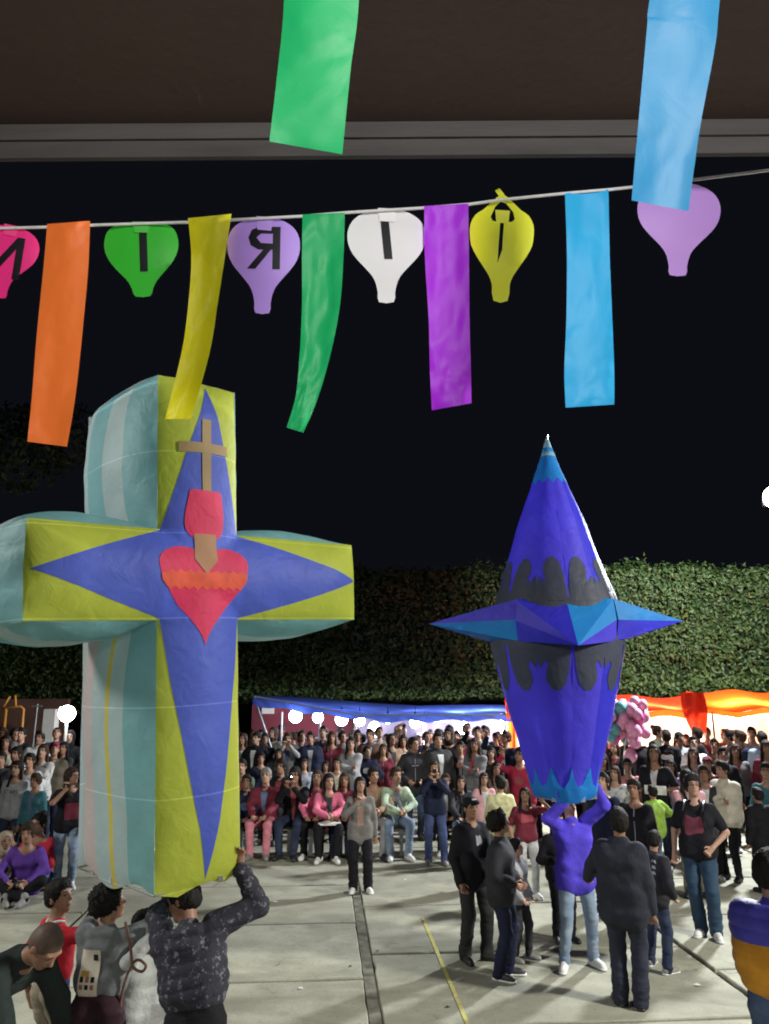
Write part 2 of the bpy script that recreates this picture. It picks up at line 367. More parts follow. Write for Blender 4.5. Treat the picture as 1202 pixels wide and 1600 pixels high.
for k in range(9):
    x = -14.6 + k * 3.75; top = tops[k]
    t = empty('clipped_tree', (x, 26.2 + (k % 3) * .12, 0), random.uniform(-.02, .02), 'square clipped dark green tree ' + tl[k], 'tree', 'clipped trees behind the stalls')
    cr = link('crown', crowns[k % 3], None, t, (0, 0, top - 2.0)); cr.scale = (1, 1, 1)
    link('inner_twigs', core, None, t, (0, 0, top - 2.05))
    MB().tube([(0, 0, 0), (.05, 0, 1.3), (-.04, .03, top - 3.8)], [.2, .15, .13], 10).build('trunk', BARK, t, True)
def looseTree(x, y, h, wr, label):
    t = empty('loose_tree', (x, y, 0), 0, label, 'tree'); r = np.random.RandomState(int(abs(x * 7)))
    cs = [(r.normal(0, wr * .45), r.normal(0, wr * .4), h + r.normal(0, wr * .4), wr * r.uniform(.35, .6)) for _ in range(12)]
    P = []; Nn = []
    for c in cs:
        d = r.normal(0, 1, (900, 3)); d /= np.linalg.norm(d, axis=1)[:, None]; P.append(np.array(c[:3]) + d * c[3] * r.uniform(.75, 1.08, (900, 1))); Nn.append(d)
    me = leafcloud('crown', np.concatenate(P), np.concatenate(Nn), .19, r); link('crown', me, LEAF, t)
    m = MB().tube([(0, 0, 0), (.1, 0, h * .5), (0, 0, h - wr * .3)], [.28, .2, .12], 10)
    for c in cs[:6]: m.tube([(0.05, 0, h * .55), (c[0] * .6, c[1] * .6, c[2] - .4), c[:3]], [.1, .07, .03], 6)
    m.build('trunk', BARK, t, True)
looseTree(-12.4, 21.0, 9.6, 2.3, 'tall loose tree barely lit in the dark at the far left edge')

# ------------------------------------------------------------------ back buildings and stalls
MAROON = mat('maroon_wall', (.20, .045, .06), .8, .2, .2, 1.2, .2, 20)
BRICKC = mat('reddish_wall', (.14, .075, .06), .9, .2, .25, 1.5, .3, 20)
BLUET = mat('blue_tarpaulin', (.055, .10, .42), .45, .4, .15, 2, .5, 8, trans=.35)
REDT = mat('red_tarpaulin', (.75, .06, .02), .5, .3, .15, 1.5, .5, 8, trans=.45)
ORGT = mat('orange_tarpaulin', (.9, .13, .015), .5, .3, .15, 1.5, .5, 8, trans=.5)
LILACT = mat('white_tent_sheet', (.72, .70, .76), .6, .3, .12, 1.0, .4, 6, trans=.2)
PEACHT = mat('cream_tent_sheet', (.85, .74, .60), .6, .3, .1, 1.0, .4, 6, trans=.2)
def wallbox(name, x0, x1, y, z0, z1, m, label, cat, dep=.2):
    o = MB().box(((x0 + x1) / 2, y + dep / 2, (z0 + z1) / 2), (x1 - x0, dep, z1 - z0)).build(name, m); return tag(o, label, cat)
X = lambda px, Y: at(px, 1075, Y).x
wallbox('red_building', X(-200, 24), X(108, 24), 24.0, 0, zat(1092, 24), BRICKC, 'low dim reddish wall behind the left crowd and the orange frame', 'wall')
wallbox('white_box', X(72, 21.5), X(90, 21.5), 21.5, zat(1200, 21.5), zat(1108, 21.5), WHITEM, 'pale white panel beside the lamp at the left', 'panel', .3)
pm = empty('maroon_stall_wall', (0, 23.6, 0), 0, 'maroon stall wall with a white sign under the blue awning', 'stall wall')
MB().box(((X(396, 23.6) + X(560, 23.6)) / 2, 0, 1.15), (X(560, 23.6) - X(396, 23.6), .12, 2.3)).build('wall', MAROON, pm)
MB().box((X(421, 23.6), -.1, zat(1106, 23.5)), (.36, .05, .34)).build('sign_board', WHITEM, pm)
MB().box((X(475, 23.6), -.12, 1.35), (3.0, .05, .05)).build('shelf', STEEL, pm)
wt = empty('white_tent_wall', (0, 23.2, 0), 0, 'glowing white tent sheet hung behind the lamps under the blue awning', 'tent wall')
def hang(x0, x1, z0, z1, amp, fr):
    def f(u, v):
        x = x0 + (x1 - x0) * u; return (x, amp * math.sin(x * fr) + .4 * amp * math.sin(x * fr * 2.3 + 1), z0 + (z1 - z0) * v)
    return f
grid('sheet', hang(X(556, 23.2), X(800, 23.2), .1, zat(1106, 23.2), .06, 5), 120, 4, mat('lilac_tent_sheet', (.30, .27, .38), .6, .3, .2, 1.0, .4, 6, trans=.2), wt)
for px_ in (440, 500, 556, 664, 790): MB().tube([(X(px_, 19.6), -3.4, 0), (X(px_, 19.6), -3.4, zat(1112, 19.8))], .03, 8).build('post', STEEL, wt)
MB().box((X(675, 23), -.35, 1.5), (.9, .4, .05)).box((X(675, 23), -.35, 1.15), (.9, .4, .05)).box((X(675, 23), -.35, 1.85), (.9, .4, .05)).build('rack', WHITEM, wt)
# blue awning: a sagging sheet seen almost edge on
ba = empty('blue_awning', (0, 0, 0), 0, 'long blue tarpaulin awning over the bulb lit stall', 'awning')
def awn(u, v):
    px_ = 396 + (806 - 396) * u; Y = 19.2 + 3.8 * v
    zf = zat(1089 + 27 * min(1, u * 2.0) ** .7, 19.2); zk = zat(1086 + 16 * min(1, u * 1.6), 23)
    s = .03 * math.sin(u * 22) * math.sin(v * PI) - .07 * math.sin(v * PI) + .015 * math.sin(u * 9)
    return (X(px_, 19.2) * (1 + .19 * v), Y, zf + (zk - zf) * v + s)
grid('tarpaulin', awn, 90, 12, BLUET, ba)
def val(u, v):
    p = awn(u, 0); return (p[0], p[1] - .02 - .02 * math.sin(u * 80), p[2] - .16 * v * (1 + .2 * math.sin(u * 40)))
grid('valance', val, 110, 3, BLUET, ba)
MB().tube([at(397, 1088, 19.2), at(424, 1168, 19.4)], .025).build('guy_pole', STEEL, ba)
MB().tube([at(397, 1088, 19.15), at(556, 1117, 19.15), at(806, 1117, 19.15)], .02).build('front_pipe', STEEL, ba)
BUL = [(462, 1119, 19.4, .16, 'largest round bulb at the left end of the blue awning'), (497, 1121, 20.6, .14, 'second round bulb from the left, beside a thin post'), (534, 1124, 19.6, .155, 'third round bulb under the blue awning'), (562, 1126, 20.2, .14, 'fourth round bulb, close right of the third'), (606, 1125, 21, .10, 'smallest bulb hanging alone in the middle of the blue awning'), (649, 1129, 20, .14, 'rightmost round bulb, just left of the bright white post')]
for px_, py_, Y, r_, lb in BUL:
    p = at(px_, py_, Y); t = empty('hanging_bulb', p, 0, lb, 'lamp', 'bulbs under the blue awning')
    MB().ball((0, 0, 0), r_, 16).build('globe', GLOW, t, True)
    MB().tube([(0, 0, r_ * .95), (0, 0, r_ + .12)], .03).build('socket', BLACKP, t, True)
    MB().tube([(0, 0, r_ + .1), (0, 0, max(.14, 2.25 - p.z) + r_ * .5)], .008, 5).build('cord', BLACKP, t)
for px_, py_, h_, lb in ((664, 1150, .7, 'upright white tube lamp on a post in the middle stall'), (784, 1129, .55, 'left of two upright tube lamps beside the blue balloon'), (790.5, 1129, .55, 'right of two upright tube lamps beside the blue balloon')):
    p = at(px_, py_, 21.0); t = empty('tube_lamp', p, 0, lb, 'lamp', 'upright tube lamps')
    MB().tube([(0, 0, -h_ / 2), (0, 0, h_ / 2)], .035, 10).build('tube', GLOW2, t, True); MB().tube([(0, .05, -p.z), (0, .05, h_ / 2)], .02).build('pole', STEEL, t)
for px_, py_, Y, lb in ((725, 1140, 22, 'round white lantern inside the stall behind raised hands'), (585, 1140, 22, 'small lantern low behind the brown jackets')):
    p = at(px_, py_, Y); t = empty('stall_lantern', p, 0, lb, 'lamp')
    MB().ball((0, 0, 0), .17, 14, 1.3).build('globe', GLOW2, t, True); MB().tube([(0, .0, -p.z), (0, 0, -.2)], .02).build('stand', STEEL, t)
lp = at(105, 1115, 16.8); t = empty('round_floodlight', lp, 0, 'dazzling round lamp on a stick above the left crowd', 'lamp')
MB().ball((0, 0, 0), .17, 18).build('globe', mat('lit_globe', (1, 1, 1), .5, emit=(.9, .95, 1), estr=26), t, True)
MB().tube([(-.13, .02, .05), (-.19, .03, .12)], .05).build('bracket', WHITEM, t, True)
MB().tube([(0, .02, -lp.z), (0, .02, -.15)], .03, 8).build('pole', WHITEM, t)
# orange swing frame at far left
of = empty('swing_set', (0, 20.5, 0), 0, 'orange painted metal tube frame above the left crowd', 'frame'); ORGP = mat('orange_paint', (.62, .27, .05), .5, .4, .1)
def q(px_, py_): p = at(px_, py_, 20.5); return (p.x, 0, p.z)
MB().tube([(q(9, 1130)[0], 0, 0), q(10, 1106)], .035).tube([(q(37, 1130)[0], 0, 0), q(37, 1108), q(33, 1104), q(4, 1107)], .035).tube([q(4, 1107), q(16, 1088)], .03).tube([q(25, 1104), q(24, 1086)], .03).build('tube_frame', ORGP, of, True)
MB().tube([(X(59, 19), 19, 0), tuple(at(59, 1100, 19))], .02).tube([tuple(at(50, 1104, 19)), tuple(at(66, 1103, 19))], .02).build('thin_pole', STEEL)
tag(bpy.data.objects['thin_pole'], 'thin metal pole with a short crossbar behind the black and white sweater', 'pole')
# red and orange awning on the right
ra = empty('red_awning', (0, 0, 0), 0, 'glowing red awning sheets over the right hand stalls', 'awning')
def rawn(x0, x1, yf0, yf1, yb, sag):
    def f(u, v):
        px_ = x0 + (x1 - x0) * u; zf = zat(yf0 + (yf1 - yf0) * u, 18.6); zk = zat(yb, 23)
        return (X(px_, 18.6) * (1 + .22 * v), 18.6 + 4.4 * v, zf + (zk - zf) * v - sag * math.sin(PI * v) + .05 * math.sin(u * 17 + v * 3))
    return f
f1 = rawn(790, 1085, 1114, 1112, 1088, .1); grid('tarpaulin', f1, 60, 10, REDT, ra)
f2 = rawn(1078, 1330, 1110, 1108, 1080, .12); grid('tarpaulin', f2, 60, 10, ORGT, ra)
grid('valance', lambda u, v: (lambda p: (p[0], p[1] - .02 - .03 * math.sin(u * 60), p[2] - .14 * v))(f1(u, 0)), 80, 3, ORGT, ra)
grid('valance', lambda u, v: (lambda p: (p[0], p[1] - .02 - .03 * math.sin(u * 60), p[2] - .12 * v))(f2(u, 0)), 80, 3, ORGT, ra)
def flap(u, v):
    p = at(1082 + 28 * (u - .5) * (1.3 + .4 * math.sin(v * 3)) * (1 - v * .55) + 10 * v, 1082 + 62 * v, 18.3); return (p.x, p.y + .1 * math.sin(u * 9 + v * 2), p.z)
grid('loose_flap', flap, 16, 14, REDT, ra)
for px_ in (826, 960, 1109, 1240): MB().tube([(X(px_, 18.6), 18.6, 0), (X(px_, 18.6), 18.6, zat(1112, 18.6))], .03, 8).build('post', STEEL, ra)
ct = empty('cream_tent_wall', (0, 22.9, 0), 0, 'brightly lit cream sheet at the back of the right stalls', 'tent wall')
grid('sheet', hang(X(800, 22.9), X(1330, 22.9), .1, zat(1096, 22.9), .05, 4), 160, 4, PEACHT, ct)
sc = empty('stall_counter', (0, 21.2, 0), 0, 'low red cloth covered counter in front of the cream sheet', 'counter')
MB().box((X(1060, 21.2), 0, .55), (6.0, .7, 1.1)).build('table_box', mat('red_cloth', (.45, .06, .04), .8, .2, .2, 3, .3, 20), sc)
sd = empty('orange_side_sheet', (0, 20.4, 0), 0, 'narrow orange and yellow lit side sheet left of the blue balloon', 'sheet')
grid('sheet', lambda u, v: (lambda p: (p.x, .1 * math.sin(u * 8), p.z))(at(793 + 16 * u * (1 - .3 * v) + 5 * v, 1122 + 62 * v, 20.4)), 8, 8, ORGT, sd)
for px_, py_, lb in ((830, 1130, 'bulb at the left of the red awning'), (900, 1131, 'bulb behind the blue balloon'), (995, 1132, 'warm bulb beside the pink balloons'), (1040, 1131, 'warm bulb left of the loose red flap'), (1140, 1124, 'warm bulb right of the loose red flap'), (1168, 1126, 'warm bulb above the man in the navy jacket'), (1215, 1126, 'bulb at the far right edge')):
    p = at(px_, py_, 21.3); t = empty('warm_bulb', p, 0, lb, 'lamp', 'warm bulbs in the red stalls')
    MB().ball((0, 0, 0), .12, 14).build('globe', GLOW2, t, True); MB().tube([(0, 0, .11), (0, 0, .3)], .02).build('socket', BLACKP, t)
    lamp('warm_bulb_light', 'POINT', p + Vector((0, -.25, .05)), 260, (1, .80, .62), .12)
for px_, pw_ in ((470, 30), (560, 26), (650, 40), (715, 150), (765, 170)): lamp('stall_bulb_light', 'POINT', at(px_, 1128, 21.4), pw_, (.88, .90, 1), .15)
# clothes and goods hanging in the right stall
# flood pole at the right edge
fp = empty('floodlight_pole', (at(1206, 781, 17).x, 17.0, 0), 0, 'tall thin pole with a dazzling floodlight at the right edge', 'lamp post')
zf = zat(781, 17)
MB().tube([(0, 0, 0), (0, 0, zf)], [.055, .03], 10).build('pole', GREYT, fp, True)
MB().box((.0, .12, zf + .02), (.26, .14, .26)).build('lamp_housing', STEEL, fp)
MB().ball((0, -.18, zf + .02), .26, 20).build('lamp_glass', FLOODM, fp)
MB().box((0, 0, zf - .12), (.2, .04, .04)).build('crossarm', GREYT, fp)
f2p = empty('floodlight_pole', (10.0, 3.9, 0), 0, 'second floodlight pole out to the right, near the viewer', 'lamp post')
MB().tube([(0, 0, 0), (0, 0, 6.6)], [.07, .05], 10).build('pole', STEEL, f2p, True); MB().box((0, -.1, 6.75), (.5, .16, .3)).build('lamp_housing', STEEL, f2p)
f3p = empty('floodlight_pole', (-10.5, 4.7, 0), 0, 'third floodlight pole out to the left', 'lamp post')
MB().tube([(0, 0, 0), (0, 0, 6.6)], [.07, .05], 10).build('pole', STEEL, f3p, True); MB().box((0, -.1, 6.75), (.5, .16, .3)).build('lamp_housing', STEEL, f3p)
# pink and teal balloons of a seller
bl = empty('balloon_bunch', tuple(at(975, 1190, 15.8)), 0, 'bunch of shiny pink and teal toy balloons beside the blue balloon', 'balloons')
PK = [mat('pink_rubber', (.80, .33, .52), .25, .5, .05), mat('pale_rubber', (.75, .60, .72), .25, .5, .05), mat('teal_rubber', (.12, .36, .38), .25, .5, .05), mat('magenta_rubber', (.75, .08, .35), .25, .5, .05)]
bb = at(975, 1190, 15.8); rr = random.Random(4)
bm_ = MB().ball((0, 0, 0), .125, 12, 1.12).mesh('balloon', True)
bms = []
for m_ in PK: k_ = bm_.copy(); k_.materials.append(m_); bms.append(k_)
for i in range(58):
    px_, py_ = rr.gauss(985, 12), rr.gauss(1125, 16)
    if i > 40: px_, py_ = rr.gauss(957, 6), rr.gauss(1128, 14)
    p = at(px_, py_, 15.8 + rr.uniform(-.3, .3)) - bb
    k = 0 if px_ > 968 and rr.random() < .8 else rr.choice([1, 2, 2, 3, 0])
    o = link('balloon', bms[k], None, bl, p); o.scale = (rr.uniform(.8, 1.1),) * 3
MB().tube([(0, 0, -bb.z + 1.0), (0, 0, .1), (.1, 0, .6)], .008, 5).build('string', WHITEM, bl)
# blue bin
bi = empty('blue_bin', tuple(ground(1178, 1292)), .1, 'tall blue plastic bin behind the person in the cream sweater', 'bin')
BIN = mat('blue_plastic', (.05, .08, .45), .45, .4, .1)
MB().box((0, 0, .48), (.42, .4, .96)).build('body', BIN, bi); MB().box((0, 0, .985), (.46, .44, .05)).build('lid', BIN, bi)
# ------------------------------------------------------------------ paper bunting overhead
D1 = 2.35                                            # distance of the strung papers along the view
def near(px, py, d=D1, off=0):                        # a point at this distance in front of the lens plane
    x, y = (px - 601) / F, (800 - py) / F
    r = Vector((x, math.cos(PITCH) - y * math.sin(PITCH), math.sin(PITCH) + y * math.cos(PITCH))); return Vector((0, 0, CAMH)) + r * (d + off)
STR = [(-330, 350), (-120, 357), (0, 357), (70, 355), (140, 352), (300, 347), (470, 338), (545, 332), (660, 325), (735, 319), (785, 312), (885, 302), (955, 296), (1060, 284), (1202, 266), (1350, 240), (1700, 150)]
cord = MB().tube([near(x, y) for x, y in STR], .0045, 8).build('cord', mat('white_cord', (.75, .74, .73), .8, .2, .1, 60), None, True)
tag(cord, 'thin white cord strung across the view holding the paper decorations', 'cord')
RC = {'orange': (.93, .20, .035), 'yellow': (.93, .86, .02), 'green': (.012, .42, .13), 'violet': (.40, .02, .74), 'sky blue': (.02, .42, .80), 'green2': (.01, .37, .115), 'blue2': (.025, .22, .43)}
RM = {k: mat('tissue_' + k.replace(' ', '_'), c, .5, .35, .03, 6, .30, 9, trans=.05) for k, c in RC.items()}
def ribbon(name, rows, m, label, d=D1, seed=0, crease=.006, group='paper strips on the cord'):
    rows = [(Vector(r[:2]), Vector(r[2:])) for r in rows]; n = len(rows) - 1
    def f(u, v):
        t = v * n; i = min(int(t), n - 1); k = t - i; g = lambda j: rows[min(max(j, 0), n)]
        def cm(a, b, c, e): return .5 * ((2 * b) + (c - a) * k + (2 * a - 5 * b + 4 * c - e) * k * k + (3 * b - a - 3 * c + e) * k ** 3)
        L_, R_ = (cm(*[g(i + j)[s] for j in (-1, 0, 1, 2)]) for s in (0, 1)); p = L_.lerp(R_, u)
        h = fold([(u * 3, v * 9, seed)], 1.0, seed)[0] * crease + .010 * math.sin(v * 4 + seed) * math.sin(PI * u) + abs(fold([(u * 5, v * 16, seed + 3)], 1, seed)[0]) * crease * .6
        return near(p.x, p.y, d, -h - .008)
    return tag(grid(name, f, 14, 80, m), label, 'paper strip', group)
ribbon('paper_strip', [(74, 350, 141, 345), (68, 420, 138, 420), (58, 520, 129, 520), (50, 620, 118, 620), (43, 690, 105, 698)], RM['orange'], 'long straight orange paper strip at the left of the cord', seed=1)
ribbon('paper_strip', [(294, 341, 362, 334), (299, 400, 352, 400), (295, 470, 341, 470), (284, 550, 328, 550), (258, 655, 299, 654)], RM['yellow'], 'curved yellow paper strip hanging over the cross balloon', seed=2, crease=.012)
ribbon('paper_strip', [(473, 335, 539, 332), (472, 400, 537, 400), (472, 480, 531, 480), (468, 560, 515, 560), (462, 620, 494, 630), (448, 668, 474, 676)], RM['green'], 'green paper strip curling to a point, left of the white cutout', seed=3, crease=.012)
ribbon('paper_strip', [(663, 322, 732, 318), (664, 400, 733, 400), (670, 500, 734, 500), (672, 580, 736, 580), (675, 641, 737, 630)], RM['violet'], 'violet paper strip between the white and the yellow cutouts', seed=4, crease=.010)
ribbon('paper_strip', [(883, 302, 951, 296), (886, 400, 953, 400), (885, 500, 957, 500), (882, 580, 960, 580), (884, 637, 960, 632)], RM['sky blue'], 'sky blue paper strip hanging straight, right of the yellow cutout', seed=5)
zz = near(490, 0, 1.30).z
ribbon('paper_strip', [(450, -220, 566, -220), (444, 0, 561, 0), (434, 110, 548, 110), (421, 221, 535, 241)], RM['green2'], 'large near green paper strip crossing the roof edge at the top', 1.30, 6, .003, 'near paper strips under the roof')
ribbon('paper_strip', [(1050, -220, 1150, -220), (1015, 0, 1125, 0), (1011, 45, 1118, 70), (997, 200, 1094, 200), (987, 313, 1076, 330)], RM['blue2'], 'large near blue paper strip hanging in front of the lilac cutout', 1.30, 7, .003, 'near paper strips under the roof')
c2_ = MB().tube([near(-900, -150, 1.3), near(450, -222, 1.3, .0), near(1150, -222, 1.3), near(2300, -150, 1.3)], .003, 6).build('cord', RM['yellow']); tag(c2_, 'cord under the roof that carries the two near strips, above the frame', 'cord')
# balloon shaped cutouts with letters seen from the back
PROF = [(0, .30), (.02, .50), (.06, .70), (.12, .87), (.20, .97), (.28, 1.0), (.38, .97), (.48, .86), (.57, .68), (.65, .50), (.72, .36), (.80, .27), (.90, .22), (1.0, .19)]
LET = {'I': [[(-.10, -.5), (.10, -.5), (.10, .5), (-.10, .5)]],
       'N': [[(-.42, -.5), (-.24, -.5), (-.24, .5), (-.42, .5)], [(.24, -.5), (.42, -.5), (.42, .5), (.24, .5)], [(-.24, -.5), (-.24, -.22), (.24, .5), (.24, .22)]],
       'R': [[(.20, -.5), (.38, -.5), (.38, .5), (.20, .5)], [(.20, .34), (.20, .5), (-.12, .5), (-.30, .42), (-.38, .24), (-.32, .06), (-.14, -.04), (.20, -.04), (.20, .10), (-.08, .11), (-.19, .24), (-.08, .34)], [(-.02, -.04), (.16, -.04), (-.20, -.5), (-.40, -.5)]]}
INK = mat('black_card', (.006, .005, .008), .6, .3, .1)
def cutout(px, top, bot, half, c, letter, lpos, lsize, label, rot=0, curl=.02, tones=None, hole=None, squash=None):
    m = mat('shiny_card', c, .5, .3, .04, 4, .12, 10, trans=.12); h = bot - top; cs, sn = math.cos(rot), math.sin(rot)
    def P2(u, v, off=0):          # u, v in pixels from the top centre
        x, y = u * cs - v * sn, u * sn + v * cs
        cu = .6 * curl * (u / half) ** 2 * (1 if v < h * .6 else .4) - .012 * math.sin(v / h * 4)
        return near(px + x, top + y, D1, cu + off + .012)
    t = empty('balloon_cutout', P2(0, 0), 0, label, 'paper cutout', 'balloon shaped cutouts on the cord'); B = P2(0, 0)
    prof = PROF if not squash else squash
    o = [(-half * wd, h * v) for v, wd in prof][::-1] + [(half * wd, h * v) for v, wd in prof]
    patch('card', pcurve(o, 2), lambda u, v: P2(u, v) - B, half / 9, m, t, hole=hole)
    for pl_ in LET.get(letter, []):
        q_ = [(lpos[0] + a * lsize, lpos[1] - b * lsize) for a, b in pl_]
        if letter == 'I' and px > 500: q_ = [(x + (lpos[1] - y) * -.10, y) for x, y in q_]
        patch('letter', q_, lambda u, v: P2(u, v, -.003) - B, lsize / 9, INK, t)
    # the folded tab and tape at the top
    patch('tape', [(-half * .22, -3), (half * .24, -2), (half * .2, h * .13), (-half * .18, h * .12)], lambda u, v: P2(u, v, -.005) - B, half / 7, mat('clear_tape', tuple(min(1, k * 1.1 + .05) for k in c), .12, .6, .1), t)
    return t, P2, B
cutout(17, 354, 466, 50, (.80, .03, .22), 'N', (-2, 48), 66, 'pink balloon cutout with a mirrored N at the left edge', .16, .02)
cutout(220, 349, 463, 58, (.035, .42, .03), 'I', (3, 44), 62, 'green balloon cutout with a black I', -.03, .035, squash=[(0, .45), (.03, .72), (.10, .90), (.2, .98), (.32, 1.0), (.45, .93), (.57, .78), (.7, .55), (.8, .38), (.9, .28), (1.0, .2)])
cutout(413, 341, 489, 57, (.42, .25, .72), 'R', (1, 46), 66, 'shiny lilac balloon cutout with a mirrored R', .02, .03)
cutout(604, 328, 472, 61, (.74, .73, .74), 'I', (0, 44), 65, 'white balloon cutout with a black I', .0, .015)
t, P2, B = cutout(785, 331, 470, 50, (.68, .70, .03), '', (0, 0), 1, 'yellow balloon cutout pinched by a knot, with a hole and slit', .02, .045, hole=[(-18, 8), (-11, -8), (-3, -16), (6, -13), (17, 0), (20, 11), (16, 15), (3, 17), (1, 60), (-6, 80), (-3, 17), (-15, 14)], squash=[(-.18, .10), (-.13, .26), (-.08, .42), (-.02, .60), (.04, .84), (.14, .98), (.25, 1.0), (.38, .95), (.5, .78), (.62, .56), (.72, .38), (.82, .28), (1.0, .22)])
patch('knot', [(-6, -18), (9, -18), (3, -27), (-5, -37), (-12, -33), (-6, -25)], lambda u, v: P2(u, v, -.008) - B, 4, bpy.data.materials['shiny_card.004'], t)
cutout(1062, 287, 430, 65, (.42, .23, .60), '', (0, 0), 1, 'plain lilac balloon cutout half hidden by the near blue strip', .02, .02)

# ------------------------------------------------------------------ the big cross balloon
QX = dict(cx=-1.22, cy=5.0, cz=3.497, yaw=.761, lean=-.002, roll=-.063)
A_, Bh, L_, R_, T_, Bo, Dp = .295, .289, 1.09, 1.349, 1.319, 1.898, 1.097
Mx = Matrix.Rotation(QX['yaw'], 4, 'Z') @ Matrix.Rotation(QX['lean'], 4, 'X') @ Matrix.Rotation(QX['roll'], 4, 'Y')
cb = empty('cross_balloon', (QX['cx'], QX['cy'], QX['cz']), 0, 'giant cross shaped paper balloon with a red heart, held up at the left', 'paper balloon')
cb.matrix_world = Matrix.Translation((QX['cx'], QX['cy'], QX['cz'])) @ Mx @ Matrix.Translation((0, 0, -Bo))
CY = paper('yellow_green_tissue', (.44, .48, .06)); CT = paper('teal_tissue', (.23, .46, .50)); CP = paper('pale_blue_tissue', (.46, .56, .58)); CB = paper('blue_tissue', (.085, .125, .58)); CPK = paper('pale_pink_tissue', (.62, .50, .50)); CG = paper('amber_tissue', (.70, .55, .10))
CR = mat('red_tissue', (.52, .03, .09), .6, .2, .12, 5, .6, 13, trans=.2); CGo = mat('gold_tissue', (.28, .20, .10), .6, .2, .1, 5, .4, 13, trans=.2); CO = mat('orange_tissue', (.56, .075, .04), .6, .2, .15, 9, .6, 13, trans=.2); CFL = mat('ochre_tissue', (.34, .18, .10), .6, .2, .1, 5, .4, 13, trans=.2)
def bulge(u, v):                      # u right, v up from the crossing
    c_ = 0; a_ = 0
    if abs(u) <= A_ + 1e-6:
        e = min(1, (T_ - v) / .25, (v + Bo) / .35); c_ = .10 * max(0, 1 - (u / A_) ** 2) ** .8 * max(0, e) ** .5
    if abs(v) <= Bh + 1e-6:
        e = min(1, (R_ - u) / .25, (u + L_) / .25); a_ = .11 * max(0, 1 - (v / Bh) ** 2) ** .8 * max(0, e) ** .5
    z = max(c_, a_) if not (abs(u) < A_ and abs(v) < Bh) else max(c_, a_) + .0
    return z + .007 * float(fold([(u, v, 0)], 7, 1)[0])
def front(off): return lambda u, v: (u, -bulge(u, v) - off, v + Bo)
fr = [(-A_, Bh), (-A_, T_), (A_, T_), (A_, Bh), (R_, Bh), (R_, -Bh), (A_, -Bh), (A_, -Bo), (-A_, -Bo), (-A_, -Bh), (-L_, -Bh), (-L_, Bh)]
botl = [(A_, -Bo + .03), (A_ * .6, -Bo - .02), (.05, -Bo + .02), (-A_ * .5, -Bo - .03), (-A_, -Bo + .01)]
yp = {'top': [(-A_, Bh), (A_, Bh), (A_, T_), (-A_ * .5, T_ + .012), (-A_, T_)], 'right': [(A_, -Bh), (R_, -Bh), (R_ + .012, 0), (R_, Bh), (A_, Bh)], 'bottom': [(-A_, -Bh), (-A_, -Bo + .01)] + botl[::-1][1:] + [(A_, -Bh)], 'left': [(-L_, -Bh), (-A_, -Bh), (-A_, Bh), (-L_, Bh), (-L_ - .01, 0)]}
for k, o in yp.items(): patch('front_panel', o, front(0), .035, CY, cb)
cv = lambda a, b, k=.10: [a, ((a[0] + b[0]) / 2 + (b[1] - a[1]) * k, (a[1] + b[1]) / 2 - (b[0] - a[0]) * k), b]   # a slightly bowed edge
st = []
tips = [(.035, T_ - .03), (R_ - .02, .0), (.02, -Bo + .04), (-L_ + .015, 0)]; cor = [(A_ - .01, Bh - .01), (A_ - .01, -Bh + .01), (-A_ + .01, -Bh + .01), (-A_ + .01, Bh - .01)]
for i in range(4):
    p0, p1 = tips[i], cor[i]; p2 = tips[(i + 1) % 4]
    def bow(a, b, k):
        a, b = Vector(a), Vector(b); d = b - a; n = Vector((-d.y, d.x)); out = []
        for j in range(8): t_ = j / 8; out.append(tuple(a + d * t_ + n * k * math.sin(PI * t_)))
        return out
    st += bow(p0, p1, .012) + bow(p1, p2, .012)
patch('star_panel', st, front(.003), .03, CB, cb)
# sacred heart, flame, torch and cross, each a pasted paper of its own
def heart(cx, cy, wd, hb, ht):
    o = []
    for i in range(60):
        t_ = 2 * PI * i / 60; x = 16 * math.sin(t_) ** 3; y = 13 * math.cos(t_) - 5 * math.cos(2 * t_) - 2 * math.cos(3 * t_) - math.cos(4 * t_)
        o.append((cx + x / 16 * wd, cy + (y - 3) / (14 if y < 3 else 9) * (hb if y < 3 else ht)))
    return o
patch('heart', heart(-.012, .055, .325, .36, .12), front(.007), .03, CR, cb)
band = [(-.318, -.045), (-.325, -.005)] + [(-.29 + .032 * i, .005 + .018 * (i % 2)) for i in range(18)] + [(.302, -.005), (.292, -.05)] + [(.25 - .032 * i, -.105 + .022 * (i % 2)) for i in range(17)]
patch('heart_band', band, front(.010), .02, CO, cb)
patch('torch', [(-.09, .09), (.08, .09), (.07, .18), (.07, .26), (-.09, .26), (-.085, .18)], front(.011), .03, CFL, cb)
patch('torch', [(-.09, .092), (-.01, .0), (.08, .092)], front(.012), .03, CFL, cb)
patch('crown_patch', pcurve([(-.125, .50), (-.105, .55), (0, .548), (.10, .55), (.125, .50), (.135, .33), (.10, .245), (0, .215), (-.11, .245), (-.15, .33)], 4), front(.009), .03, CR, cb)
patch('cross_bar', [(-.03, .55), (.035, .55), (.04, 1.04), (-.03, 1.04)], front(.009), .03, CGo, cb)
patch('cross_bar', [(-.185, .80), (.175, .81), (.175, .88), (-.185, .87)], front(.011), .03, CGo, cb)
